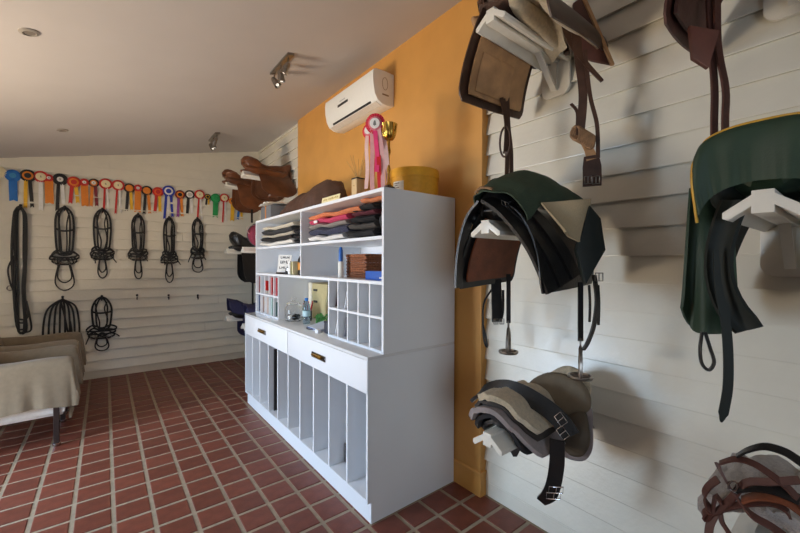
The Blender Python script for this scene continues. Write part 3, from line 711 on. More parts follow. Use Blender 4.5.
plate([atx(u, v, 1.84) for u, v in ((568, 416), (584, 412), (589, 426), (589, 445), (580, 456), (566, 452), (560, 434))], 0, (-.025, -.02, 0)).build('lower_panel', mat('olive_dark', srgb(92, 82, 68), .8, bump=.2), hp, smooth=60)
plate([atx(u, v, 1.87) for u, v in ((566, 412), (590, 408), (593, 428), (592, 450), (582, 461), (562, 455), (555, 434))], 0, (-.02, -.015, 0)).build('felt_edge', 'grey_felt', hp, smooth=60)
# black girth over the pile, buckles at its near end
gi = thing('girth', 'black elastic girth laid over the pads with twin buckles', 'girth', (1.5, YA-.1, ZP+.1))
def gx(u, v): return atx(u, v, 1.60-.10*(u-475)/100*-1)
c_ = curve([gx(473, 400), gx(484, 391), gx(500, 387.5), gx(520, 392), (gx(545, 407)), gx(560, 420), gx(571, 436)], 30)
MB().band(c_, [.05+.035*min(1, k/12) for k in range(31)], .018, [(.45, -.6, .75)]*31).build('webbing', 'black_leather', gi, smooth=40)
m = MB()
d1 = (gx(571, 436)-gx(560, 420)).normalized(); d2 = Vector((.45, -.6, .75))
buckle(m, gx(562, 417)+Vector((-.03, -.01, .0)), d1, d2, .05, .035, .003); buckle(m, gx(564, 426)+Vector((-.03, -.01, -.02)), d1, d2, .05, .035, .003)
m.build('buckle', 'chrome', gi, smooth=60)
g2 = thing('girth', 'dark girth end hanging straight down below the pad pile', 'girth', atx(550, 500, 1.66))
c_ = curve([atx(u, v, 1.66) for u, v in ((557, 440), (557, 462), (554, 482), (549, 495), (541, 501))], 24)
MB().band(c_, [.066-.02*max(0, (k-18)/6) for k in range(25)], .012, (.45, -1, -.1)).build('webbing', 'black_leather', g2, smooth=40)
m = MB()
for du, dv in ((0, 0), (-2.5, 6)): buckle(m, atx(556+du, 490+dv, 1.63), (.45, -1, .25), (0, -.1, 1), .062, .03, .003)
m.build('buckle', 'chrome', g2, smooth=60)
# ------------------------------------------------------------------ sheepskin and bridle on the lower rack of the second column
drape('sheepskin', 'pale curly sheepskin pad on the rack under brown bridle straps', 'saddle pad', YB_, ZP+.07, 1.46, 1.84, .17, .20, .04, 'grey_fleece', .06, wave=.010)
bz = thing('bridle', 'brown leather bridle with looped reins heaped on the sheepskin', 'bridle', (1.5, YB_, ZP+.15))
def bp_(u, v, x=1.42): return atx(u, v, x)
def strap(nm, pts, wd=.02, mt='mahogany_leather', th=.006, side=(.9, -.3, .6)):
    return MB().band(curve([bp_(*p) for p in pts], 28), wd, th, side).build(nm, mt, bz, smooth=40)
strap('headpiece', ((737, 456), (748, 450), (765, 446.5), (785, 452), (802, 463), (812, 470)), .022, 'black_leather')
strap('rein', ((720, 463), (735, 459), (752, 463), (770, 474), (790, 490), (806, 510)), .018)
strap('rein', ((717, 463), (722, 474), (735, 495), (752, 515), (772, 527), (790, 540)), .020, side=(.5, .6, .6))
strap('rein', ((718, 479), (708, 487), (704, 496), (709, 507), (718, 511), (730, 500), (746, 483), (770, 482), (800, 480)), .020, side=(.6, .3, .8))
strap('cheekpiece', ((722, 504), (716, 496), (713, 508), (712, 512), (706, 519), (703, 516), (706, 511), (714, 513), (726, 508), (745, 504), (770, 503), (786, 510), (790, 518)), .018, side=(.8, .3, .5))
strap('rein', ((716, 512), (711, 522), (709, 530), (708, 545)), .02, side=(.2, .9, .2))
strap('throat_lash', ((720, 512), (722, 522), (727, 530), (733, 540)), .012, side=(.2, .9, .2))
strap('browband', ((736, 489), (755, 487), (775, 490), (800, 500)), .03, 'black_leather')
strap('noseband', ((742, 500), (760, 496), (785, 500), (806, 514)), .03, 'rust_leather')
m = MB(); m.tube([bp_(733+5*cos(a), 486+5*sin(a), 1.41) for a in [2*pi*k/14 for k in range(14)]], .003, 6, True); m.tube([bp_(727, 488, 1.41), bp_(738, 494, 1.41)], .003, 6); m.build('bit', 'chrome', bz, smooth=60)

# ------------------------------------------------------------------ rosettes on the back wall
def wallpt(s, z, out): return bwp(s, z, out)
def rosette(u, v, r, ring, mid, ctr, tails, tlen, label, group=None, tw=.045, ctr_mark=None):
    tw *= .78
    p = atb(u, v, .03); s0, z0 = bs(p), p.z
    t = thing('rosette', label, 'rosette', tuple(bwp(s0, z0-tlen, .02)), group)
    def disc(name, ra, rb, o0, o1, m, pleat=0, n=40):
        mb = MB(); vs = []
        for rr, oo in ((ra, o0), (rb, o1)):
            for k in range(n):
                a = 2*pi*k/n; q = pleat*(1 if k % 2 else -1)*(1 if rr == rb else .4); vs.append(bwp(s0+rr*cos(a), z0+rr*sin(a), oo+q))
        for rr, oo in ((rb, o1-.006), (ra, o0-.006)):
            for k in range(n): a = 2*pi*k/n; vs.append(bwp(s0+rr*cos(a), z0+rr*sin(a), oo))
        f = [(i*n+k, i*n+(k+1) % n, ((i+1) % 4)*n+(k+1) % n, ((i+1) % 4)*n+k) for i in range(4) for k in range(n)]
        return mb.add(vs, f).build(name, m, t)
    disc('pleated_ring', r*.60, r, .042, .038, flat(*ring), .003)
    disc('inner_ring', r*.36, r*.68, .048, .045, flat(*mid), .0015)
    mb = MB(); n = 24
    mb.add([bwp(s0+r*.42*cos(2*pi*k/n), z0+r*.42*sin(2*pi*k/n), .050) for k in range(n)]+[bwp(s0+r*.42*cos(2*pi*k/n), z0+r*.42*sin(2*pi*k/n), .044) for k in range(n)],
           [tuple(range(n)), tuple(range(2*n-1, n-1, -1))]+[(k, (k+1) % n, n+(k+1) % n, n+k) for k in range(n)])
    cb = mb.build('button', flat(*ctr), t)
    if ctr_mark:
        mk = MB()
        for dx, dz, wx, wz in ((0, .3, .5, .14), (-.05, 0, .16, .4), (.18, -.12, .14, .3), (0, -.3, .4, .12)):
            q = r*.42; mk.box(-wx*q/2, wx*q/2, 0, .002, -wz*q/2, wz*q/2) if 0 else mk.prism([bwp(s0+(dx-wx/2)*q, z0+(dz-wz/2)*q, .050), bwp(s0+(dx+wx/2)*q, z0+(dz-wz/2)*q, .050), bwp(s0+(dx+wx/2)*q, z0+(dz+wz/2)*q, .050), bwp(s0+(dx-wx/2)*q, z0+(dz+wz/2)*q, .050)], -BN*.0012)
        mk.build('print', flat(*ctr_mark), cb)
    nt = len(tails)
    for k, col in enumerate(tails):
        off = (k-(nt-1)/2)*tw*.85; lean = (k-(nt-1)/2)*.03+random.uniform(-.008, .008); L_ = tlen*(1-.04*k)
        mb = MB(); c_ = [bwp(s0+off+lean*q, z0-r*.3-(L_-r*.3)*q, .034-.002*k+.006*sin(q*5+k)) for q in [i/8 for i in range(9)]]
        half = tw/2 if nt < 2 else tw*.46
        rows = [[c_[i]-BU*half, c_[i]+Vector((0, 0, (-.0 if i < 8 else .022))), c_[i]+BU*half] for i in range(9)]
        mb.sheet(rows, .0025).build('tail', flat(*col), t)
    return t
BLU, BLK, ORG, RED, CRM, YEL, WHT, PUR, GRN, MAR = (30, 110, 190), (30, 28, 30), (222, 130, 36), (196, 40, 36), (232, 218, 178), (232, 180, 40), (228, 226, 222), (140, 70, 150), (34, 150, 80), (120, 28, 40)
DBL = (36, 60, 170)
RS = [
 (-1.5, 172, .08, CRM, CRM, CRM, [CRM], .30, 'plain cream rosette at the end of the row before the blue one', None, .05),
 (13, 175.7, .082, BLU, BLU, (60, 140, 190), [BLU], .33, 'plain blue rosette with one broad blue tail', None, .10),
 (28, 175.7, .086, BLK, ORG, BLK, [YEL, BLK], .43, 'black and orange rosette with yellow and black tails beside the blue one', None, .05),
 (41, 176.8, .082, RED, CRM, CRM, [WHT], .45, 'red-rimmed cream rosette overlapping a small orange-tailed one', None, .055),
 (49, 178, .052, RED, RED, WHT, [ORG], .35, 'small red rosette with white button and wide orange tail beside the cream one', None, .11),
 (60.3, 179.5, .086, BLK, BLK, WHT, [BLK, WHT], .43, 'black rosette with white button and black and white tails', None, .05),
 (74, 182.2, .082, RED, ORG, RED, [RED, YEL], .30, 'red and orange rosette with red and yellow tails next to the black-and-white one', None, .055),
 (84.4, 182.4, .056, RED, RED, WHT, [ORG], .34, 'small red rosette with wide orange tail beside the maroon-tailed rosette', 'small red rosettes with orange tails', .10),
 (93.8, 183, .066, BLK, ORG, WHT, [ORG, MAR], .34, 'black rosette with white button and orange and maroon tails', None, .05),
 (105.8, 184, .084, RED, CRM, CRM, [RED, WHT], .42, 'red-rimmed cream rosette beside the one with orange and maroon tails', 'red-rimmed cream rosettes', .032),
 (118.2, 185.4, .084, RED, CRM, CRM, [RED, WHT], .42, 'red-rimmed cream rosette beside one with black and yellow tails', 'red-rimmed cream rosettes', .032),
 (129.4, 188.2, .076, BLK, ORG, ORG, [BLK, YEL], .34, 'black and orange rosette with black and yellow tails', 'black and orange rosettes', .05),
 (138, 188.2, .056, RED, RED, WHT, [ORG], .36, 'small red rosette with wide orange tail between two black and orange rosettes', 'small red rosettes with orange tails', .10),
 (146.8, 190.7, .078, BLK, ORG, ORG, [BLK, ORG], .36, 'black and orange rosette with black and orange tails', None, .05),
 (158, 192, .078, RED, (226, 90, 36), RED, [RED, YEL], .32, 'red and orange rosette with red and yellow tails next to the big blue one', None, .055),
 (168.6, 191.2, .092, DBL, WHT, DBL, [DBL, WHT, DBL], .44, 'large royal blue rosette with white ring and three tails', None, .045),
 (179.9, 194.7, .076, MAR, ORG, BLK, [PUR, ORG], .36, 'maroon and orange rosette with purple and orange tails', None, .05),
 (189.6, 194.7, .076, BLK, WHT, (190, 190, 186), [BLK, WHT], .32, 'black and white rosette with splayed black and white tails', None, .055),
 (199.6, 194.7, .082, RED, CRM, CRM, [RED, WHT], .44, 'red-rimmed cream rosette between the black-and-white one and the tiny gold one', 'red-rimmed cream rosettes', .032),
 (207.5, 196.8, .052, BLK, (200, 160, 40), BLK, [BLK, YEL], .14, 'tiny black and gold rosette beside the green one', None, .035),
 (215.6, 198.3, .082, GRN, (40, 160, 90), GRN, [GRN], .32, 'plain green rosette with one broad green tail', None, .10),
 (224.3, 198, .080, RED, CRM, CRM, [RED, WHT], .42, 'red-rimmed cream rosette between the green one and the orange one', 'red-rimmed cream rosettes', .032),
 (232.4, 201.2, .064, ORG, ORG, BLK, [YEL], .34, 'orange rosette with black button and yellow tail', None, .075),
 (240, 203.8, .072, BLU, BLU, BLU, [BLU, YEL], .28, 'blue rosette with blue and yellow tails beside the corner saddle', None, .05),
]
for r in RS:
    u, v, rad, a, b, c_, tl, ln, lb, gp_, tw = r
    rosette(u, v, rad*.92, a, b, c_, tl, ln, lb, gp_, tw, (90, 80, 70) if c_ in (WHT, CRM) else None)

# ------------------------------------------------------------------ bridles, hooks
def hook(u, v, label, group):
    p = atb(u, v); s, z = bs(p), p.z
    t = thing('wall_hook', label, 'hook', tuple(bwp(s, z-.03, .015)), group)
    MB().add([bwp(s+.014*cos(a), z+.014*1.3*sin(a), o_) for o_ in (.012, .026) for a in [2*pi*k/14 for k in range(14)]],
        [tuple(range(14)), tuple(range(27, 13, -1))]+[(k, (k+1) % 14, 14+(k+1) % 14, 14+k) for k in range(14)]).build('hook_plate', 'black_plastic', t)
    MB().tube(curve([bwp(s, z, .02), bwp(s, z-.02, .045), bwp(s, z-.03, .065), bwp(s, z-.012, .082), bwp(s, z+.012, .084)], 16), .007, 8).build('hook_arm', 'black_plastic', t, smooth=60)
    m = MB(); m.blob(bwp(s, z+.03, .03), .016, .016, .018, 10, 6).build('hook_cap', 'black_plastic', t, smooth=60)
    return s, z
def wband(path, wid, th, closed=False):
    m_ = len(path); sides = []
    for i in range(m_):
        a = path[(i-1) % m_] if closed or i else path[i]; b = path[(i+1) % m_] if closed or i < m_-1 else path[i]
        sides.append(tuple((b-a).cross(BN)))
    return MB().band(path, wid, th, sides, closed)
def lpath(s0, z0, pts, out=.05):
    return [bwp(s0+p[0], z0-p[1], out+(p[2] if len(p) > 2 else 0)) for p in pts]
def oval(cx, cy, rx, ry, n=28, a0=0, tilt=0):
    return [(cx+rx*cos(a)+tilt*ry*sin(a), cy+ry*sin(a)) for a in [a0+2*pi*k/n for k in range(n)]]
def bridle(u, v, H, label, rs, w=.085, reins=(.06, .20), style=0, group=None):
    s0, z0 = hook(u, v-1, 'black wall hook carrying %s' % HOOKL[len(hooks)], None); hooks.append(1)
    t = thing('bridle', label, 'bridle', tuple(bwp(s0, z0-H, .05)), group)
    R = random.Random(rs); bm_ = 'bridle_black'; e = lambda q: R.uniform(-q, q)
    # headpiece: a tall loop over the hook, doubled
    def loop(wx, top, bot, o):
        return lpath(s0, z0, [(-wx*.55, top+.03), (0, top), (wx*.55, top+.03), (wx, top+.12), (wx*1.05+e(.006), (top+bot)/2), (wx*.9, bot-.05), (wx*.5, bot), (-wx*.4, bot+e(.01)), (-wx*.9, bot-.05), (-wx*1.05+e(.006), (top+bot)/2), (-wx, top+.12)], o)
    nz = H*(.58+e(.02))
    wband(curve(loop(w, -.015, nz, .05), 44, True), .024, .006, True).build('headpiece', bm_, t)
    wband(curve(loop(w*.62, .0, nz-.02, .062), 40, True), .020, .006, True).build('cheekpiece', bm_, t)
    MB().band(curve(lpath(s0, z0, [(-w, .25*H, .02), (-w*.4, .275*H, .04), (w*.4, .275*H, .04), (w+.015, .25*H+e(.01), .02)]), 12), .024, .006, (0, 0, 1)).build('browband', bm_, t)
    MB().band(curve(lpath(s0, z0, [(-w*.75, .04, .02), (-w*.5, .3*H, .03), (-w*.2+e(.02), .45*H, .03), (-w*.3, nz, .02)]), 14), .016, .005, BU).build('throat_lash', bm_, t)
    MB().band(curve(lpath(s0, z0, [(w*.6, .05, .02), (w*.3, .2*H, .035), (w*.55+e(.02), .42*H, .035), (w*.2, nz, .02)]), 14), .016, .005, BU).build('cheekpiece', bm_, t)
    # noseband and reins wound round the cheeks
    for k in range(3):
        yy = nz-.03+.045*k+e(.01); ww = w*(1.55+e(.25))
        MB().band(curve(lpath(s0, z0, [(-ww, yy+.03+e(.02), .01), (-ww*.6, yy-.03, .03), (0, yy+.015+e(.02), .045), (ww*.6, yy-.02+e(.02), .03), (ww, yy+.02+e(.02), .01), (ww*.5, yy+.06, .0), (-ww*.5, yy+.06, .0)]), 30, True), .022, .006, (0, 0, 1), True).build('noseband' if k == 0 else 'rein_wrap', bm_, t)
    # bit rings
    m = MB()
    for sd in (-1, 1): m.tube(lpath(s0, z0, oval(sd*w*.85+e(.01), nz+.105, .030, .034, 16), .075), .0045, 6, True)
    m.tube(lpath(s0, z0, [(-w*.8, nz+.10), (0, nz+.115), (w*.8, nz+.10)], .078), .006, 6); m.build('bit', 'nickel', t, smooth=60)
    # rein loops below
    rx, off = reins
    b0, b1 = nz+.06, H
    for k in range(2):
        q = 1-.25*k; hh = (b1-b0)*q
        wband(curve(lpath(s0, z0, [(-rx*.35*q, b0), (-rx*q*.8, b0+.35*hh), (-rx*q, b0+.75*hh), (-rx*.5*q, b0+hh*.97), (rx*.35*q+e(.01), b0+hh), (rx*q, b0+.8*hh), (rx*q*.75, b0+.35*hh), (rx*.35*q, b0)], .055+.012*k), 36, True), .016, .005, True).build('rein', bm_, t)
    for k in range(2):
        a = -1 if k else 1; x = a*w*(1.2+e(.4)); wband(curve(lpath(s0, z0, [(a*w*.8, nz+.03, .03), (x, nz+.08, .03), (x*1.25+e(.03), nz+.15+e(.05), .02)]), 8), .014, .005).build('strap_end', bm_, t)
    return t
hooks = []
HOOKL = ['the bridle under the black-and-white rosette with long double reins', 'the bridle under the first pair of cream rosettes',
         'the bridle under the black and orange rosettes', 'the bridle under the royal blue rosette', 'the bridle under the cream rosette beside the tiny gold one', 'the lone bridle low on the wall beside the armchairs']
bridle(65, 210, 1.10, 'black bridle under the black-and-white rosette, with wide double rein loop', 1, .085, (.095, 0))
bridle(102.5, 212, .95, 'black bridle under the red-rimmed cream rosette pair, with short rein loop', 2, .085, (.05, 0))
bridle(138, 217, .93, 'black bridle under the small orange-tailed rosette, with narrow rein loop', 3, .07, (.045, 0))
bridle(169, 220, .98, 'black bridle under the royal blue rosette, with long slim rein loop', 4, .065, (.05, 0))
bridle(197, 221, .84, 'black bridle under the cream rosette beside the tiny gold rosette', 5, .07, (.075, 0))
bridle(102, 299, .74, 'single black bridle hung low on the wall beside the beige armchairs', 6, .10, (.075, 0))
for u, l_ in ((137, 'narrow rein loop'), (168.5, 'long slim rein loop'), (197.5, 'cream rosette above it')): hook(u, 297, 'empty black wall hook below the bridle with %s' % l_, 'empty wall hooks')
# long hank of reins at the left
s0, z0 = hook(21, 208, 'black wall hook carrying the long hank of reins', None)
t = thing('reins', 'long hank of black reins hanging under the blue rosette', 'reins', tuple(bwp(s0, .72, .05)))
R = random.Random(11)
for k in range(6):
    wx = .026+.006*k; bt = 1.62-.07*k*R.random(); o_ = .045+.008*k
    pts = [(-wx*.6, .03), (0, -.01), (wx*.6, .03), (wx+.005, .14), (wx+R.uniform(-.015, .015), .6), (wx*.8+R.uniform(-.02, .02), 1.1), (wx+R.uniform(-.01, .03), bt-.05), (wx*.3, bt), (-wx*.7, bt-.06), (-wx+R.uniform(-.02, .02), 1.1), (-wx*1.2+R.uniform(-.02, .02), .6), (-wx, .14)]
    wband(curve(lpath(s0, z0, pts, o_), 60, True), .020, .006, True).build('rein', 'bridle_black', t)
MB().tube(lpath(s0, z0, oval(-.09, 1.03, .028, .03, 14), .08), .006, 6, True).build('rein_ring', 'nickel', t, smooth=60)
wband(curve(lpath(s0, z0, [(-.05, .62, .05), (-.10, .78, .06), (-.085, .95, .06), (-.06, 1.05, .05)]), 14), .018, .005).build('strap_end', 'bridle_black', t)
wband(curve(lpath(s0, z0, [(.06, 1.2, .05), (.09, 1.4, .05), (.10, 1.58, .05), (.02, 1.6, .05)]), 14), .02, .005).build('strap_end', 'bridle_black', t)
# bundle of halters below, behind the armchair
s0, z0 = hook(63, 299, 'black wall hook carrying the spread bundle of straps', None)
t = thing('lead_straps', 'spread bundle of black straps hung low behind the armchairs', 'straps', tuple(bwp(s0, .6, .05)))
for k in range(8):
    q = -1+2*k/7; x = (.17 if q < 0 else .15)*q; b_ = .62+.06*R.random()
    pts = [(x*.25, -.01+.03*abs(q)), (x*.7+.03*q, .10+.03*R.random()), (x+.02*q, .34), (x*1.15, b_)]
    wband(curve(lpath(s0, z0, pts, .045+.006*(k % 4)), 16), .022, .006).build('strap', 'bridle_black', t)
wband(curve(lpath(s0, z0, [(-.02, .0, .03), (.02, .2, .04), (.06, .45, .04), (.10, .5, .04), (.08, .3, .04)]), 20), .02, .006).build('strap', 'bridle_black', t)

# ------------------------------------------------------------------ things on and in the hutch
ZT = 2.14
# yellow round box
c0 = Vector((1.82, 2.125, ZT))
t = thing('round_box', 'round yellow hat box with lid and white label on the hutch', 'box', c0)
MB().lathe([(.178, 0), (.182, .004), (.182, .135)], c0, 40).build('box_body', flat(222, 160, 38, .5), t, smooth=40)
MB().lathe([(.186, .130), (.188, .132), (.188, .186), (.184, .192), (.0, .194)], c0, 40).build('lid', flat(226, 164, 40, .5), t, smooth=40)
lb = MB(); lb.sheet([[c0+Vector((.1835*cos(a), .1835*sin(a), z)) for a in [radians(176+6*k) for k in range(6)]] for z in (.02, .095)], .002); lb = lb.build('label', flat(236, 226, 200), t)
mk = MB()
for k, (z, n) in enumerate(((.078, 4), (.062, 3), (.046, 4), (.032, 2))): mk.sheet([[c0+Vector((.186*cos(a), .186*sin(a), z+dz)) for a in [radians(180+5*q) for q in range(n)]] for dz in (0, .006)], .001)
mk.build('label_print', flat(140, 110, 80), lb)
# trophy cup
c0 = Vector((1.52, 2.04, ZT))
t = thing('trophy', 'gilt trophy cup with fluted bowl and slim stem on the hutch', 'trophy', c0)
MB().lathe([(.042, 0), (.044, .008), (.044, .026), (.03, .034), (.022, .042)], c0, 24).build('base', mat('marble', srgb(60, 48, 40), .2, vary=.4, scale=20), t, smooth=40)
MB().lathe([(.020, .042), (.010, .065), (.007, .12), (.014, .15), (.008, .18), (.006, .24), (.016, .27), (.009, .30), (.010, .345)], c0, 20).build('stem', 'brass', t, smooth=60)
n = 48; vs = []
prof = [(.010, .345), (.03, .352), (.044, .375), (.051, .405), (.054, .43), (.060, .455), (.056, .455), (.048, .43), (.044, .405), (.015, .36)]
for i, (r, h) in enumerate(prof):
    for k in range(n):
        a = 2*pi*k/n; rr = r*(1+(.10*cos(8*a+i*.5) if 0 < i < 5 else 0)); vs.append(c0+Vector((rr*cos(a), rr*sin(a), h)))
f = [(i*n+k, i*n+(k+1) % n, (i+1)*n+(k+1) % n, (i+1)*n+k) for i in range(len(prof)-1) for k in range(n)]+[tuple((len(prof)-1)*n+k for k in range(n))]
MB().add(vs, f).build('bowl', 'brass', t, smooth=50)
# red show rosettes tied to the trophy
def big_rosette(c, nrm, r, label, ring, tails, tl, group=None, blank=False):
    c = Vector(c); nrm = Vector(nrm).normalized(); sx_ = Vector((0, 0, 1)).cross(nrm).normalized(); up = nrm.cross(sx_)
    P = lambda a, b, o=0: c+sx_*a+up*b+nrm*o
    t = thing('show_rosette', label, 'rosette', P(0, -tl, 0))
    n = 44
    def ring_(nm, ra, rb, o, pl_, m):
        vs = []
        for rr, oo, q in ((ra, o, .3), (rb, o-.004, 1), (rb, o-.012, 1), (ra, o-.012, .3)):
            for k in range(n): a = 2*pi*k/n; vs.append(P(rr*cos(a), rr*sin(a), oo+pl_*q*(1 if k % 2 else -1)))
        return MB().add(vs, [(i*n+k, i*n+(k+1) % n, ((i+1) % 4)*n+(k+1) % n, ((i+1) % 4)*n+k) for i in range(4) for k in range(n)]).build(nm, m, t)
    ring_('pleated_ring', r*.6, r, .012, .0025, flat(*ring)); ring_('inner_ring', r*.45, r*.68, .020, .001, flat(214, 120, 130))
    vs = [P(r*.5*cos(2*pi*k/n), r*.5*sin(2*pi*k/n), o) for o in (.024, .012) for k in range(n)]
    b = MB().add(vs, [tuple(range(n)), tuple(range(2*n-1, n-1, -1))]+[(k, (k+1) % n, n+(k+1) % n, n+k) for k in range(n)]).build('button', flat(232, 228, 224), t)
    if not blank:
        mk = MB(); q = r*.5
        for pts in ([(-.1, .5), (.15, .5), (.25, .1), (.3, -.3), (0, -.5), (-.3, -.3), (-.25, .1)],): mk.prism([P(a*q, b_*q, .0242) for a, b_ in pts], nrm*.0012)
        mk.build('emblem', flat(120, 122, 120), b)
    for k, (col, dx, ln, wob) in enumerate(tails):
        c_ = [P(dx+wob*sin(i/9*pi*1.1)*.5+wob*(i/9)**2, -r*.3-ln*i/9, .008-.003*k+.01*sin(i*.8+k)) for i in range(10)]
        MB().band(c_, .030, .002, sx_).build('tail', flat(*col), t)
    return t
pr = atx(375.5, 124, 1.44)
big_rosette(pr, (-.75, -.65, -.1), .068, 'large red rosette with white centre and long pink tails tied to the trophy', (206, 30, 60), [((232, 60, 120), 0, .30, .008), ((222, 170, 168), .022, .42, .03), ((216, 160, 158), -.022, .42, -.01), ((206, 28, 40), -.004, .44, .03), ((222, 184, 180), .036, .40, .05)], .47)
big_rosette(atx(369.5, 131, 1.50), (-.9, -.4, 0), .056, 'second red rosette half hidden behind the large one on the trophy', (206, 26, 40), [((224, 190, 184), -.01, .40, -.01), ((206, 28, 40), .015, .42, .02)], .42, blank=True)
# reed diffuser
c0 = Vector((1.50, 2.40, ZT))
t = thing('reed_diffuser', 'pale wooden reed diffuser box with thin reeds on the hutch', 'diffuser', c0)
MB().box(c0.x-.036, c0.x+.036, c0.y-.036, c0.y+.036, ZT, ZT+.14).build('diffuser_box', mat('pale_wood', srgb(206, 176, 130), .6, vary=.15, scale=30, stretch=(8, 8, .6)), t, bevel=.003)
boxo('diffuser_lid', c0.x-.037, c0.x+.037, c0.y-.037, c0.y+.037, ZT+.14, ZT+.149, 'dark_wood', t)
MB().lathe([(.005, 0), (.005, .002), (.0, .002)], (c0.x-.037, c0.y, ZT+.09), 10, 'x').build('stud', 'brass', t)
for k in range(7):
    a = 2*pi*k/7; sp = .07+.03*(k % 3)
    MB().tube([c0+Vector((.008*cos(a), .008*sin(a), .149)), c0+Vector((sp*cos(a)*.8, sp*sin(a), .30+.02*(k % 2)))], .0022, 5).build('reed', mat('reed', srgb(196, 160, 100), .8), t)
# brown cloth bundle (covered saddle) on top
bx = thing('saddle_bundle', 'brown fabric covered saddle lying on top of the hutch', 'saddle', (1.68, 3.32, ZT))
g = []
PROF = [(2.78, .0), (2.84, .05), (2.95, .17), (3.05, .25), (3.18, .265), (3.35, .225), (3.48, .205), (3.6, .215), (3.75, .19), (3.88, .12), (3.98, .03), (4.02, 0)]
for i in range(37):
    yy = lerp(2.78, 4.02, i/36); h = pw(PROF, yy)*1.08; row = []
    hwid = .22*sqrt(max(.02, 1-((yy-3.4)/.66)**4))
    for j in range(21):
        b = -pi*.06+(pi*1.12)*j/20; wv = .016*sin(13*yy+4*b)+.014*sin(23*yy-6*b)+.008*sin(41*yy+5*b)
        row.append((1.69-hwid*cos(b)*(1-.15*max(0, sin(b)))+wv, yy+.10+.03*sin(b*3)*(h > .05), max(ZT+.006, ZT+.004+(h+wv)*max(0, sin(b))**.8)))
    g.append(row)
MB().sheet(g, .006).build('cover_cloth', 'brown_cloth', bx, smooth=70)
MB().tube(curve([(1.50, 3.98, ZT+.02), (1.48, 3.8, ZT+.022), (1.475, 3.6, ZT+.02), (1.48, 3.4, ZT+.02)], 20), .016, 8).build('elastic_hem', mat('brown_dark_cloth', srgb(56, 38, 30), .8), bx, smooth=60)
# little cream label sign
p0, p1 = atx(322, 207, 1.42), atx(340, 200, 1.42)
t = thing('name_plate', 'small cream name plate with faint lettering on the hutch edge', 'sign', (1.42, 2.71, ZT))
MB().prism([(1.425, 2.56, ZT), (1.425, 2.86, ZT), (1.435, 2.86, ZT+.052), (1.435, 2.56, ZT+.052)], (.006, 0, 0)).build('plate', flat(238, 226, 178, .4), t)
mk = MB()
y = 2.835
for k in range(9):
    w_ = .014+.006*(k % 3); mk.prism([(1.4285, y, ZT+.022), (1.4285, y-w_, ZT+.022), (1.4315, y-w_, ZT+.036+.004*(k % 2)), (1.4315, y, ZT+.036+.004*(k % 2))], (-.001, 0, 0)); y -= w_+.008
    if k == 2: y -= .012
mk.build('lettering', flat(196, 176, 110), t)
# grey card box with orange stripe and white cloth on it at the far end
t = thing('box', 'grey cardboard box with an orange stripe at the far hutch end', 'box', (1.60, 4.31, ZT))
boxo('box_body', 1.45, 1.75, 4.15, 4.48, ZT, ZT+.16, flat(112, 114, 118), t, bevel=.004)
boxo('stripe', 1.447, 1.753, 4.30, 4.327, ZT+.002, ZT+.163, flat(206, 130, 50), t)
t = thing('cloth', 'crumpled white cloth lying on the grey box', 'cloth', (1.6, 4.2, ZT+.163))
g = [[(1.43+.34*i/14, 4.14+.36*j/20, ZT+.172+.03*abs(sin(i*.7+j*.5))*max(0, 1-abs(j-10)/11)+.018*(i/14)+.012*sin(j*1.3)**2) for j in range(21)] for i in range(15)]
MB().sheet(g, .006).build('cloth_fold', flat(226, 220, 208), t, smooth=70)

def folded(name, label, y0, y1, z, h, m, xf=1.415, depth=.42, wave=.012, ph=0, cat='saddle pad', group=None, tilt=0, n=30, lipl=0):
    """folded cloth: U fold at the front, waved along its length"""
    t = thing(name, label, cat, (xf+depth/2, (y0+y1)/2, z), group)
    th = h*.46; g = []
    path = [(depth, h-th*.5), (depth*.5, h-th*.5), (.05, h-th*.5), (.016, h-th*.6), (.004, h*.5), (.016, th*.6), (.05, th*.5), (depth*.5, th*.5), (depth, th*.5)]
    for i in range(n+1):
        q = i/n; yy = lerp(y0, y1, q); wv = wave*(sin(q*7+ph)+.5*sin(q*15+ph*2))
        row = []
        for k, (dx, dz) in enumerate(path):
            row.append((xf+dx+.012*sin(q*5+ph)+(0 if k > 3 else .008), yy, z+dz+max(0, wave*1.5+wv)+tilt*q))
        g.append(row)
    MB().sheet(g, th*.92).build('cloth', m, t, smooth=60); return t
Z1 = 1.829
# upper-left stack
cols = [('white quilted saddle pad at the bottom of the left stack', flat(226, 222, 214, .9), .045, .006), ('black saddle pad between the two pale pads of the left stack', mat('black_felt', srgb(34, 32, 34)), .04, .010), ('cream saddle pad in the middle of the left stack', flat(206, 196, 176, .9), .03, .010),
        ('dark grey saddle pad near the top of the left stack', flat(58, 58, 60, .9), .048, .014), ('pale cream saddle pad on top of the left stack', flat(222, 212, 190, .9), .036, .018)]
z = Z1+.002
for k, (lb_, m_, h_, wv) in enumerate(cols):
    folded('saddle_pad', lb_, 3.50+.04*(k % 2), 4.42-.02*k, z, h_, m_, 1.43, .46, .007, .3+.12*k, tilt=0); z += h_+.003
z = Z1+.004
for k, (h_, wv) in enumerate(((.034, .006), (.045, .012), (.05, .014))):
    folded('saddle_pad', ['flat black pad end at the bottom beside the left stack', 'black rolled pad end in the middle beside the left stack', 'black pad end sloping on top beside the left stack'][k], 3.26, 3.49+.0*k, z, h_, mat('black_felt', srgb(34, 32, 34)), 1.45, .44, .006, 1+.1*k, tilt=.0); z += h_+.004
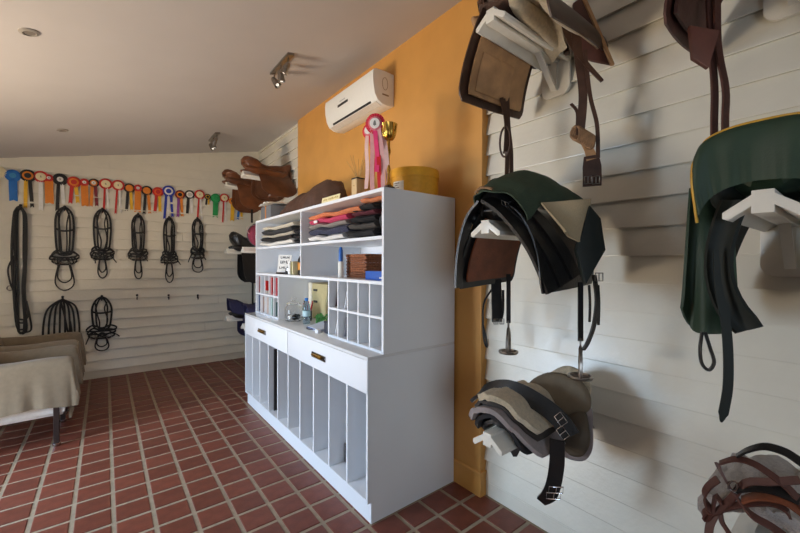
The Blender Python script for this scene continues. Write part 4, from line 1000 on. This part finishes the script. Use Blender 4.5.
# upper-right stack
cols = [('white saddle pad at the bottom of the colourful stack', flat(226, 224, 220, .9), .042, .010, 2.52), ('navy patterned saddle pad in the colourful stack', flat(62, 64, 84, .9, vary=.5, scale=90), .060, .012, 2.44), ('grey saddle pad in the colourful stack', flat(150, 142, 134, .9), .034, .012, 2.47), ('bright pink saddle pad with white tag in the colourful stack', flat(206, 70, 106, .9), .042, .012, 2.46),
        ('orange towelling saddle pad on top of the colourful stack', mat('orange_towel', srgb(232, 142, 96), .95, vary=.12, bump=.8, bscale=160), .036, .012, 2.28)]
z = Z1+.002
for k, (lb_, m_, h_, wv, ya) in enumerate(cols):
    t = folded('saddle_pad', lb_, ya, 3.12-.02*(k % 2), z, h_, m_, 1.42, .46, .008, 2+.12*k, tilt=-.004)
    if 'tag' in lb_: boxo('tag', 1.404, 1.412, 2.90, 2.96, z+.012, z+.034, flat(240, 236, 230), t)
    z += h_+.003
cols = [('black saddle pad at the bottom of the dark stack', flat(38, 38, 40, .9), .05), ('grey-edged dark saddle pad in the dark stack', flat(78, 74, 70, .9), .042), ('black quilted saddle pad in the middle of the dark stack', flat(30, 30, 32, .9), .042), ('dark maroon saddle pad in the dark stack', flat(96, 40, 50, .9), .03), ('black saddle pad on top of the dark stack', flat(34, 32, 32, .9), .04)]
z = Z1+.002
for k, (lb_, m_, h_) in enumerate(cols):
    folded('saddle_pad', lb_, 2.09, 2.42-.01*k, z, h_, m_, 1.425, .44, .004, k, tilt=.004); z += h_+.007
t = folded('saddle_pad', 'orange towelling pad flap lying on top of the dark stack', 1.99, 2.27, z+.004, .03, MATS['orange_towel'], 1.44, .42, .004, 1)
t = thing('saddle_pad', 'charcoal pad bulging at the right end of the dark stack', 'saddle pad', (1.5, 2.02, Z1))
MB().blob((1.62, 2.022, Z1+.105), .19, .055, .105, 18, 12, lambda q: Vector((q.x, q.y*(1+.2*sin(q.z*60)), q.z+.004*sin(q.x*50)))).build('cloth', flat(58, 58, 60, .9), t, smooth=60)
# middle-left: sign, books, small items
Z2 = 1.531
c0 = Vector((1.50, 3.885, Z2)); nb = Vector((-.70, -.70, .22)).normalized()
t = thing('desk_sign', 'small white lettered sign leaning on the shelf', 'sign', c0)
sx_ = Vector((0, 0, 1)).cross(nb).normalized(); up = nb.cross(sx_)
P = lambda a, b, o=0: c0+Vector((0, 0, .016))+sx_*a+up*b+nb*o
mb = MB(); mb.prism([P(-.075, 0), P(.075, 0), P(.075, .19), P(-.075, .19)], nb*.006); pln = mb.build('panel', flat(236, 234, 228, .4), t)
mk = MB()
for zz, ws in ((.150, (.018, .024, .016, .022)), (.095, (.03, .022, .03)), (.038, (.02, .026, .02, .026))):
    x = -(sum(ws)+.006*(len(ws)-1))/2
    for k, w_ in enumerate(ws):
        hh = .024 if len(ws) == 4 else .032
        mk.prism([P(x, zz, .0061), P(x+w_*.3, zz, .0061), P(x+w_*.3, zz+hh, .0061), P(x, zz+hh, .0061)], nb*.001)
        mk.prism([P(x, zz+hh*(.4 if k % 2 else 0), .0061), P(x+w_, zz+hh*(.4 if k % 2 else 0), .0061), P(x+w_, zz+hh*(.65 if k % 2 else .25), .0061), P(x, zz+hh*(.65 if k % 2 else .25), .0061)], nb*.0012)
        if (k+len(ws)) % 2: mk.prism([P(x+w_*.7, zz, .0061), P(x+w_, zz, .0061), P(x+w_, zz+hh, .0061), P(x+w_*.7, zz+hh, .0061)], nb*.001)
        x += w_+.006
meta(mk.build('lettering', flat(40, 40, 44), pln), kind='stuff')
boxo('stand', c0.x-.05, c0.x+.03, c0.y-.08, c0.y+.1, Z2, Z2+.016, 'dark_wood', t, bevel=.003)
for k, (y, w_, h_, c_, lb_) in enumerate(((3.60, .045, .135, (236, 236, 232), 'thick white book standing on the middle shelf'), (3.545, .02, .125, (170, 160, 110), 'thin olive book standing beside the white book'), (3.51, .028, .13, (206, 200, 160), 'pale yellow book standing beside the olive book'))):
    t = thing('book', lb_, 'book', (1.53, y, Z2)); boxo('cover', 1.44, 1.60, y-w_/2, y+w_/2, Z2, Z2+h_, flat(*c_), t, bevel=.002); boxo('pages', 1.445, 1.602, y-w_/2+.003, y+w_/2-.003, Z2+.003, Z2+h_+.001, flat(240, 236, 220), t)
t = thing('tin', 'small round black tin beside the leaning sign', 'tin', (1.50, 3.72, Z2)); MB().lathe([(.045, 0), (.047, .004), (.047, .05), (.0, .052)], (1.50, 3.72, Z2), 24).build('tin_body', 'black_plastic', t, smooth=40); MB().lathe([(.048, .035), (.048, .056), (.0, .058)], (1.50, 3.72, Z2), 24).build('lid', 'chrome', t, smooth=40)
t = thing('bottle', 'black bottle with orange label by the shelf divider', 'bottle', (1.50, 3.38, Z2)); MB().lathe([(.05, 0), (.055, .01), (.055, .15), (.04, .18), (.02, .2), (.02, .23)], (1.50, 3.38, Z2), 24).build('bottle_body', 'black_plastic', t, smooth=40); MB().lathe([(.0555, .05), (.0562, .052), (.0562, .12), (.0555, .122)], (1.50, 3.38, Z2), 24).build('label', flat(214, 140, 50), t, smooth=40); MB().lathe([(.022, .222), (.024, .225), (.024, .26), (0, .262)], (1.50, 3.38, Z2), 20).build('cap', flat(224, 224, 224), t, smooth=40)
t = thing('roll', 'white tape roll on top of a black roll by the divider', 'roll', (1.62, 3.30, Z2)); MB().lathe([(.03, 0), (.05, 0), (.05, .2), (.03, .2)], (1.62, 3.30, Z2), 20).build('black_roll', 'black_plastic', t, smooth=40); MB().lathe([(.025, .2), (.05, .2), (.05, .255), (.025, .255)], (1.62, 3.30, Z2), 20).build('white_roll', flat(228, 228, 226), t, smooth=40)
# middle-right: cup with pens, basket, blue box
c0 = Vector((1.50, 2.66, Z2))
t = thing('spray_tube', 'tall slim white tube with a blue brush on the shelf', 'brush', c0)
MB().lathe([(.021, 0), (.023, .003), (.023, .125), (.018, .13)], c0, 20).build('tube_body', flat(228, 226, 218), t, smooth=40)
MB().lathe([(.016, .128), (.018, .15), (.017, .22), (.011, .245), (.0, .25)], c0, 18).build('blue_brush', flat(34, 96, 176, .4), t, smooth=40)
bk = thing('wicker_basket', 'brown woven wicker basket on the middle shelf', 'basket', (1.70, 2.54, Z2))
bx0, bx1, by0, by1, bz1 = 1.57, 1.84, 2.40, 2.68, Z2+.175
for sdn, (a, b) in enumerate((((bx0, by0), (bx0, by1)), ((bx0, by0), (bx1, by0)), ((bx0, by1), (bx1, by1)), ((bx1, by0), (bx1, by1)))):
    a = Vector((*a, 0)); b = Vector((*b, 0)); L_ = (b-a).length; dn = (b-a).normalized(); nn = Vector((dn.y, -dn.x, 0)); m = MB(); ns = int(L_/.018)
    for r in range(14):
        zz = Z2+.008+r*.0135; m.tube([a+dn*L_*k/ns+nn*(.004*(1 if (k+r) % 2 else -1))+Vector((0, 0, zz)) for k in range(ns+1)], .0066, 5)
    m.build('woven_side', mat('wicker', srgb(140, 82, 46), .6, vary=.4, scale=60), bk, smooth=60)
    m = MB()
    for k in range(1, ns, 2): m.tube([a+dn*L_*k/ns+Vector((0, 0, Z2)), a+dn*L_*k/ns+Vector((0, 0, bz1))], .004, 5)
    m.build('stakes', 'wicker', bk)
MB().tube([(x, y, bz1) for x, y in ((bx0, by0), (bx0, by1), (bx1, by1), (bx1, by0))], .011, 7, True).build('rim', 'wicker', bk, smooth=60)
boxo('basket_base', bx0, bx1, by0, by1, Z2, Z2+.008, 'wicker', bk)
t = thing('box', 'small blue carton with white print in front of the basket', 'box', (1.48, 2.05, Z2))
bb = boxo('carton', 1.46, 1.56, 1.99, 2.235, Z2, Z2+.062, flat(46, 92, 176, .5), t, bevel=.002)
mk = MB(); y = 2.06
for k in range(5): mk.box(1.4588, 1.46, y-.013, y, Z2+.012, Z2+.022+.004*(k % 2)); y -= .018
mk.build('print', flat(236, 238, 240), bb)
boxo('flap', 1.475, 1.535, 2.0, 2.05, Z2+.063, Z2+.085, flat(230, 226, 214), t, bevel=.002)
# left pigeonholes: folders and envelopes
ya, yb = 3.797, CY1-.022; cw = (yb-ya)/5
def slotc(k): return yb-(k+.5)*cw
ITEMS = [(0, 1, (150, 92, 92), .19, 'pale maroon folder in the upper end pigeonhole of the far block'), (2, 1, (204, 34, 30), .13, 'bright red folder leaning out of the upper middle pigeonhole'), (3, 1, (196, 70, 66), .19, 'red folder in the fourth upper pigeonhole'), (4, 1, (206, 60, 70), .19, 'red folder in the fifth upper pigeonhole'),
         (0, 0, (66, 84, 120), .19, 'slate blue folder in the lower end pigeonhole'), (1, 0, (186, 160, 150), .18, 'pale pink folder in the second lower pigeonhole'), (2, 0, (226, 206, 196), .18, 'cream folder in the third lower pigeonhole'), (3, 0, (180, 208, 204), .18, 'mint folder in the fourth lower pigeonhole'), (4, 0, (34, 74, 72), .15, 'dark teal folder in the fifth lower pigeonhole')]
for k, row, col, h_, lb_ in ITEMS:
    y = slotc(k)+cw*.5-.018; zb = 1.297 if row else 1.078
    t = thing('folder', lb_, 'folder', (1.6, y, zb)); xs = 1.412 if h_ == .13 else 1.428
    m = MB().prism([(xs, y-.012, zb+.001+(.04 if h_ == .13 else 0)), (1.75, y-.012, zb+.001), (1.75, y-.012, zb+h_), (xs-.0, y-.012, zb+h_+(.02 if h_ == .13 else 0))], (0, .018, 0)); m.build('cover', flat(*col, .5), t)
    boxo('papers', xs+.004, 1.748, y-.004, y+.003, zb+.008, zb+h_-.006, flat(236, 232, 222), t)
# right pigeonholes: papers
ya, yb = CY0+.022, 2.686; cw = (yb-ya)/5
for k, row, col, h_, lb_ in ((0, 1, (74, 62, 66), .12, 'dark grey notebook in the pigeonhole beside the cream file'), (1, 1, (236, 238, 242), .13, 'white papers in the second upper pigeonhole of the near block'), (0, 0, (234, 236, 240), .12, 'white papers in the first lower pigeonhole of the near block'), (1, 0, (120, 120, 130), .15, 'grey notebook in the second lower pigeonhole of the near block')):
    y = yb-k*cw-.032; zb = 1.297 if row else 1.078
    t = thing('papers', lb_, 'papers', (1.6, y, zb)); x_ = 1.45
    MB().prism([(x_, y, zb+.001), (1.72, y, zb+.001), (1.72, y, zb+h_), (x_+.02, y, zb+h_)], (0, .010, 0)).build('sheets', flat(*col), t)
    MB().prism([(x_+.02, y+.011, zb+.001), (1.72, y+.011, zb+.001), (1.72, y+.011, zb+h_*.92), (x_+.03, y+.011, zb+h_*.92)], (0, .006, 0)).build('back_sheet', flat(min(255, col[0]+10), col[1], col[2]), t)
# worktop: jar, bottle, file, clutter
ZC = 1.0605
c0 = Vector((1.50, 3.62, ZC))
t = thing('glass_jar', 'round glass jar with knobbed lid on the worktop', 'jar', c0)
MB().lathe([(.07, 0), (.085, .01), (.088, .03), (.088, .12), (.075, .15), (.066, .158), (.066, .168), (.060, .168), (.060, .155), (.070, .145), (.082, .118), (.082, .03), (.078, .014), (0, .012)], c0, 32).build('jar_body', 'glass', t, smooth=50)
MB().lathe([(.068, .170), (.070, .174), (.05, .192), (.018, .200), (.014, .206), (.024, .216), (.028, .23), (.020, .244), (0, .25)], c0, 28).build('lid', 'glass', t, smooth=50)
for k, (a, c_) in enumerate(((3.6, (236, 234, 230)), (4.4, (40, 40, 44)), (5.2, (60, 62, 70)), (2.2, (150, 146, 140)), (.9, (50, 50, 54)), (0, (90, 88, 86)))):
    MB().blob(c0+Vector((.048*cos(a), .048*sin(a), .040)), .024, .024, .024, 12, 8).build('sweet', flat(*c_), t, smooth=60)
c0 = Vector((1.52, 3.36, ZC))
t = thing('water_bottle', 'clear plastic water bottle with blue cap on the worktop', 'bottle', c0)
MB().lathe([(.028, 0), (.036, .006), (.037, .03), (.034, .045), (.037, .06), (.034, .08), (.037, .10), (.037, .15), (.030, .185), (.015, .212), (.014, .225)], c0, 28).build('bottle_body', mat('bottle_plastic', srgb(200, 222, 236), .06, vary=0, trans=.9), t, smooth=50)
MB().lathe([(.0376, .075), (.038, .077), (.038, .125), (.0376, .127)], c0, 28).build('label', flat(176, 206, 214), t, smooth=40)
MB().lathe([(.016, .222), (.017, .224), (.017, .248), (.014, .25), (0, .25)], c0, 20).build('cap', flat(44, 120, 196, .4), t, smooth=40)
t = thing('file_box', 'cream lever arch file standing at the back of the worktop', 'file', (1.83, 3.55, ZC))
boxo('file_body', 1.74, 1.98, 3.36, 3.70, ZC, ZC+.37, mat('kraft', srgb(186, 172, 126), .7, vary=.05), t, bevel=.003)
boxo('spine', 1.73, 1.98, 3.70, 3.775, ZC, ZC+.375, flat(226, 216, 196), t, bevel=.003)
for z_ in (ZC+.17, ZC+.29): boxo('clip', 1.734, 1.74, 3.58, 3.66, z_, z_+.022, 'black_plastic', t)
t = thing('pen_pot', 'black pen pot full of red and black pens', 'pen pot', (1.62, 3.54, ZC))
MB().lathe([(.036, 0), (.038, .1), (.034, .1), (.032, .01), (0, .01)], (1.62, 3.54, ZC), 20).build('pot', 'black_plastic', t, smooth=40)
for k in range(6):
    a = k*1.05; MB().tube([(1.62+.01*cos(a), 3.54+.01*sin(a), ZC+.015), (1.62+.05*cos(a), 3.54+.05*sin(a), ZC+.18+.01*(k % 3))], .006, 6).build('pen', flat(*((190, 30, 40) if k % 2 else (30, 28, 30))), t)
t = thing('magazine', 'folded blue and white magazine on the worktop', 'magazine', (1.52, 3.0, ZC))
for k, (c_, dz, dy) in enumerate((((230, 232, 236), 0, 0), ((54, 84, 150), .007, .01), ((206, 214, 226), .014, -.006))):
    MB().sheet([[(1.42+.16*i/6, 2.90+dy+.22*j/10, ZC+.004+dz+.035*(j/10)**2*(i/6)) for j in range(11)] for i in range(7)], .005).build('page', flat(*c_), t, smooth=60)
t = thing('plug_adaptor', 'white plug adaptor lying on the worktop edge', 'adaptor', (1.44, 2.96, ZC)); 
boxo('adaptor_body', 1.385, 1.415, 2.84, 2.90, ZC, ZC+.03, flat(236, 236, 238), t, bevel=.004); MB().tube(curve([(1.41, 2.90, ZC+.012), (1.43, 2.98, ZC+.006), (1.40, 3.08, ZC+.006), (1.44, 3.16, ZC+.006)], 16), .004, 6).build('cable', 'black_plastic', t, smooth=60)
t = thing('string_tangle', 'tangle of green string beside the cream file', 'string', (1.60, 3.22, ZC))
rs = random.Random(5); m = MB()
for k in range(16):
    a = rs.random()*6.28; c_ = Vector((1.62+rs.uniform(-.03, .03), 3.22+rs.uniform(-.08, .08), ZC+.05)); m.tube(curve([c_+Vector((-.03*cos(a), -.04*sin(a), -.04)), c_+Vector((0, 0, .03+.02*rs.random())), c_+Vector((.04*cos(a), .06*sin(a), rs.uniform(-.01, .04)))], 8), .006, 5)
m.build('string', flat(64, 130, 52), t, smooth=60)
t = thing('camera_case', 'dark grey case standing beside the near pigeonholes', 'case', (1.48, 2.81, ZC)); boxo('case_body', 1.44, 1.52, 2.77, 2.84, ZC, ZC+.085, flat(60, 62, 72), t, bevel=.008); boxo('case_lid', 1.438, 1.522, 2.768, 2.842, ZC+.085, ZC+.10, flat(44, 46, 54), t, bevel=.004)
# boards stored in the base slots
for k, h_, x_, lb_ in ((6, .62, 1.335, 'tall black board stored upright in a base slot'), (0, .14, 1.41, 'small dark folder standing deep in the second slot from the near end')):
    if k == 0: y = CY0+SW*2-.025; 
    else: y = CY0+SW*7-.025
    t = thing('board', lb_, 'board', (1.6, y, .155))
    boxo('board_sheet', x_, 2.0, y-.012, y+.0, .1555, .1555+h_, flat(34, 30, 32), t, bevel=.002); boxo('board_edge', x_-.004, x_+.004, y-.014, y+.002, .1555, .1555+h_, flat(44, 38, 40), t)

# ------------------------------------------------------------------ armchairs under beige slip covers
def armchair(y0, y1, label):
    xf, xb = -.27, -1.08; at_ = .78; aw = .15
    t = thing('armchair', label, 'armchair', ((xf+xb)/2, (y0+y1)/2, 0))
    for k, yc in enumerate((y0+aw/2, y1-aw/2)):
        g = []
        out = -1 if k == 0 else 1
        for i in range(29):
            q = i/28; x = lerp(xb, xf, q); row = []
            # around the arm: inner hem -> top -> outer hem
            prof = [(-.5, .42), (-.5, .56), (-.48, .70), (-.36, .765), (0, .785), (.36, .77), (.48, .73), (.53, .62), (.57, .50), (.62, .38)]
            for j, (yy, zz) in enumerate(prof):
                hem = max(0, (.6-zz)/.25); nearf = max(0, (q-.8)/.2)
                fold = hem*(.012*sin(q*24+k)+.01*sin(q*41))
                x_ = x+.018*sin(nearf*pi/2)*hem*1.5
                zl = zz - (.03*nearf*hem if yy > 0 else 0) + (.05*(1-q)*hem*0) - (.045*(1-q))*hem
                row.append((x_, yc+out*(yy*aw+fold), zl+.006*sin(q*9+yy*3)))
            g.append(row)
        # front end: cloth falls over the arm front
        last = g[-1]
        for d, (dx, dz) in enumerate(((.022, -.006), (.036, -.03), (.046, -.10), (.056, -.2), (.066, -.30), (.072, -.385))):
            row = []
            for j, p in enumerate(last):
                zz = min(p[2], .785+dz*(1 if d > 1 else 1))
                row.append((xf+dx+.012*sin(j*1.7)*(d/5), lerp(p[1], yc, .04*(d < 2)), min(p[2], .785+dz) if j not in (0, 9) else p[2]))
            g.append(row)
        MB().sheet(g, .008).build('arm_cover', 'slipcover', t, smooth=60)
        boxo('arm_frame', xb+.05, xf-.02, yc-.05, yc+.05, .30, .74, flat(214, 210, 204), t)
    # seat with front valance
    g = []
    for i in range(13):
        q = i/12; row = []
        for j in range(13):
            p_ = j/12; row.append((lerp(xb+.1, xf+.01, q), lerp(y0+aw*.9, y1-aw*.9, p_), .46+.04*sin(p_*pi)*sin(min(1, q*1.1)*pi/2)-(.04*((q-.85)/.15)**2 if q > .85 else 0)))
        g.append(row)
    for dz in (.10, .18, .26): g.append([(xf+.012+.006*sin(j*1.3), lerp(y0+aw*.9, y1-aw*.9, j/12), .46-dz+.01*sin(j)) for j in range(13)])
    MB().sheet(g, .02).build('seat_cover', 'slipcover', t, smooth=60)
    # low rounded back
    g = []
    for i in range(17):
        p_ = i/16; yy = lerp(y0+.02, y1-.02, p_); h = .86+.06*sin(p_*pi); row = []
        for dx, zz in ((.22, .44), (.20, .6), (.17, .75), (.13, h-.03), (.07, h), (0, h-.02), (-.05, h-.12), (-.06, .6), (-.065, .35)):
            row.append((xb+dx+.01*sin(p_*20+zz*5), yy, zz))
        g.append(row)
    MB().sheet(g, .02).build('back_cover', 'slipcover', t, smooth=60)
    boxo('seat_lining', xb+.08, xf-.03, y0+.045, y1-.045, .27, .36, flat(214, 210, 204), t, bevel=.01)
    for lx in (xf-.075, xb+.03):
        for ly in (y0+.035, y1-.06):
            lg = MB().prism([(lx-.02, ly-.02, .012), (lx+.02, ly-.02, .012), (lx+.02, ly+.02, .012), (lx-.02, ly+.02, .012)], (0, 0, .34)).build('leg', 'dark_wood', t, bevel=.003)
            MB().lathe([(.026, 0), (.029, .004), (.029, .03), (.022, .034)], (lx, ly, 0.002), 16).build('castor_cup', 'chrome', lg, smooth=40)
    return t
armchair(4.47, 5.20, 'beige slip-covered armchair standing farther from the bridle wall')
armchair(5.38, 6.12, 'beige slip-covered armchair standing next to the bridle wall')

# ------------------------------------------------------------------ air conditioner
AY0, AY1, AZ0, AZ1 = 2.71, 3.62, 3.14, 3.50
ac = thing('air_conditioner', 'white wall-mounted air conditioner on the orange wall', 'air conditioner', (XO, (AY0+AY1)/2, AZ0))
D = .23
sec = [(0, .30), (-.10, .305), (-D+.03, .30), (-D+.005, .285), (-D, .24), (-D+.004, .16), (-D+.02, .08), (-D+.05, .03), (-D+.10, .005), (-.08, 0), (0, .01)]
AZ0 = AC0 = 3.07
body = MB().prism([(XO+x, AY0, AC0+z) for x, z in sec], (0, AY1-AY0, 0)).build('casing', 'white_plastic', ac, bevel=.004, smooth=40)
# outlet slot and louvre
def surf(z): # front x at height z
    pts = [(q[1], q[0]) for q in sec[3:9]]; pts.sort(); 
    for (a, xa), (b, xb2) in zip(pts, pts[1:]):
        if a <= z <= b: return XO+lerp(xa, xb2, (z-a)/(b-a))
    return XO-D
za, zb_ = .030, .046
MB().prism([(surf(za)-.0015, AY0+.10, AC0+za), (surf(zb_)-.0015, AY0+.10, AC0+zb_), (surf(zb_)+.01, AY0+.10, AC0+zb_), (surf(za)+.01, AY0+.10, AC0+za)], (0, AY1-AY0-.2, 0)).build('air_slot', 'black_plastic', ac)
MB().prism([(XO-D+.105, AY0+.03, AC0-.002), (XO-D+.054, AY0+.03, AC0+.024), (XO-D+.058, AY0+.03, AC0+.03), (XO-D+.108, AY0+.03, AC0+.006)], (0, AY1-AY0-.06, 0)).build('louvre', flat(216, 206, 190), ac)
z1_, z2_ = .150, .172
dp = MB().prism([(surf(z1_)-.002, 3.15, AC0+z1_), (surf(z2_)-.002, 3.15, AC0+z2_), (surf(z2_)+.005, 3.15, AC0+z2_), (surf(z1_)+.005, 3.15, AC0+z1_)], (0, .20, 0)).build('display', 'black_plastic', ac)
mk = MB()
for k in range(5): mk.prism([(surf(.196)-.001, 3.29-.022*k, AC0+.192), (surf(.20)-.001, 3.29-.022*k, AC0+.202), (surf(.20)+.002, 3.29-.022*k, AC0+.202), (surf(.196)+.002, 3.29-.022*k, AC0+.192)], (0, .014, 0))
mk.build('brand_print', flat(176, 176, 176), body)
m = MB(); m.tube(curve([(XO-.10+.03*cos(a), AY0-.001, AC0+.19+.055*sin(a)) for a in [2*pi*k/12 for k in range(12)]], 24, True), .002, 5, True)
m.box(XO-.13, XO-.06, AY0-.002, AY0, AC0+.085, AC0+.098); m.build('side_moulding', flat(150, 130, 104), body)
boxo('back_plate', XO-.012, XO-.0005, AY0+.03, AY1-.03, AC0+.02, AC0+.30, flat(220, 216, 208), ac)

# ------------------------------------------------------------------ ceiling lights
def track(x, ya, yb, label):
    z = ceil_z(x); t = thing('spot_track', label, 'ceiling light', (x, (ya+yb)/2, z-.03))
    n = Vector((-CS, 0, 1)).normalized()
    def C(dx, y, d): return Vector((x+dx, y, ceil_z(x+dx)-d))
    MB().prism([C(-.03, ya, .0), C(.03, ya, .0), C(.03, ya, .022), C(-.03, ya, .022)], (0, yb-ya, 0)).build('track_bar', 'nickel', t, bevel=.003)
    for k in range(3):
        y = lerp(ya, yb, (.12, .5, .88)[k]); a = C(0, y, .022); b = C(-.01, y, .085)
        MB().tube([a, b], .007, 8).build('spot_stem', 'nickel', t, smooth=60)
        dr = [Vector((-.35, .45, -1)), Vector((.2, .1, -1)), Vector((.35, -.5, -.8))][k].normalized()
        s_ = dr.orthogonal().normalized(); e_ = dr.cross(s_); m = MB(); vs = []; prof = [(.016, -.02), (.024, .0), (.028, .03), (.034, .075), (.030, .075), (.022, .03)]; nn = 18
        for r_, h_ in prof: vs += [b+dr*h_+s_*r_*cos(2*pi*q/nn)+e_*r_*sin(2*pi*q/nn) for q in range(nn)]
        f = [(i*nn+q, i*nn+(q+1) % nn, (i+1)*nn+(q+1) % nn, (i+1)*nn+q) for i in range(len(prof)-1) for q in range(nn)]+[tuple(range(nn)), tuple((len(prof)-1)*nn+q for q in range(nn))]
        hd = m.add(vs, f).build('spot_head', 'nickel', t, smooth=40)
        MB().blob(b+dr*.062, .014, .014, .014, 12, 8).build('bulb', mat('bulb_glass', (1, .92, .8), .2, emit=1), hd, smooth=60)
        L = bpy.data.lights.new('spot_lamp', 'SPOT'); L.energy = SPOT_W; L.color = (1, .78, .52); L.spot_size = radians(110); L.spot_blend = .8; L.shadow_soft_size = .03
        lo = bpy.data.objects.new('spot_lamp', L); COL.objects.link(lo); lo.parent = hd; lo.location = b+dr*.085-WL[hd]; lo.rotation_euler = dr.to_track_quat('-Z', 'Y').to_euler()
SPOT_W = 4
track(1.235, 3.045, 3.475, 'three-headed nickel spotlight track above the cabinet drawers')
track(1.20, 5.50, 5.92, 'three-headed nickel spotlight track near the rosette wall')
def downlight(x, y, label):
    z = ceil_z(x); t = thing('downlight', label, 'ceiling light', (x, y, z-.01))
    n = Vector((CS, 0, -1)).normalized(); a_ = Vector((1, 0, CS)).normalized(); b_ = Vector((0, 1, 0)); c0 = Vector((x, y, z))
    def ringm(ra, rb, d0, d1):
        nn = 28; vs = []
        for r_, d_ in ((ra, d0), (rb, d1), (rb*1.02, 0.0), (ra*.9, 0.0)): vs += [c0+a_*r_*cos(2*pi*q/nn)+b_*r_*sin(2*pi*q/nn)+n*d_ for q in range(nn)]
        return MB().add(vs, [(i*nn+q, i*nn+(q+1) % nn, ((i+1) % 4)*nn+(q+1) % nn, ((i+1) % 4)*nn+q) for i in range(4) for q in range(nn)])
    ringm(.034, .05, .012, .006).build('bezel', flat(150, 144, 136, .4), t, smooth=50)
    nn = 24; MB().add([c0+a_*.034*cos(2*pi*q/nn)+b_*.034*sin(2*pi*q/nn)+n*d_ for d_ in (.006, .002) for q in range(nn)], [tuple(range(nn)), tuple(range(2*nn-1, nn-1, -1))]+[(q, (q+1) % nn, nn+(q+1) % nn, nn+q) for q in range(nn)]).build('lens', flat(120, 112, 104, .2), t)
downlight(-.37, 3.29, 'small unlit round downlight in the sloping ceiling above the open floor')
downlight(-.36, 5.51, 'small unlit round downlight in the sloping ceiling near the rosette wall')
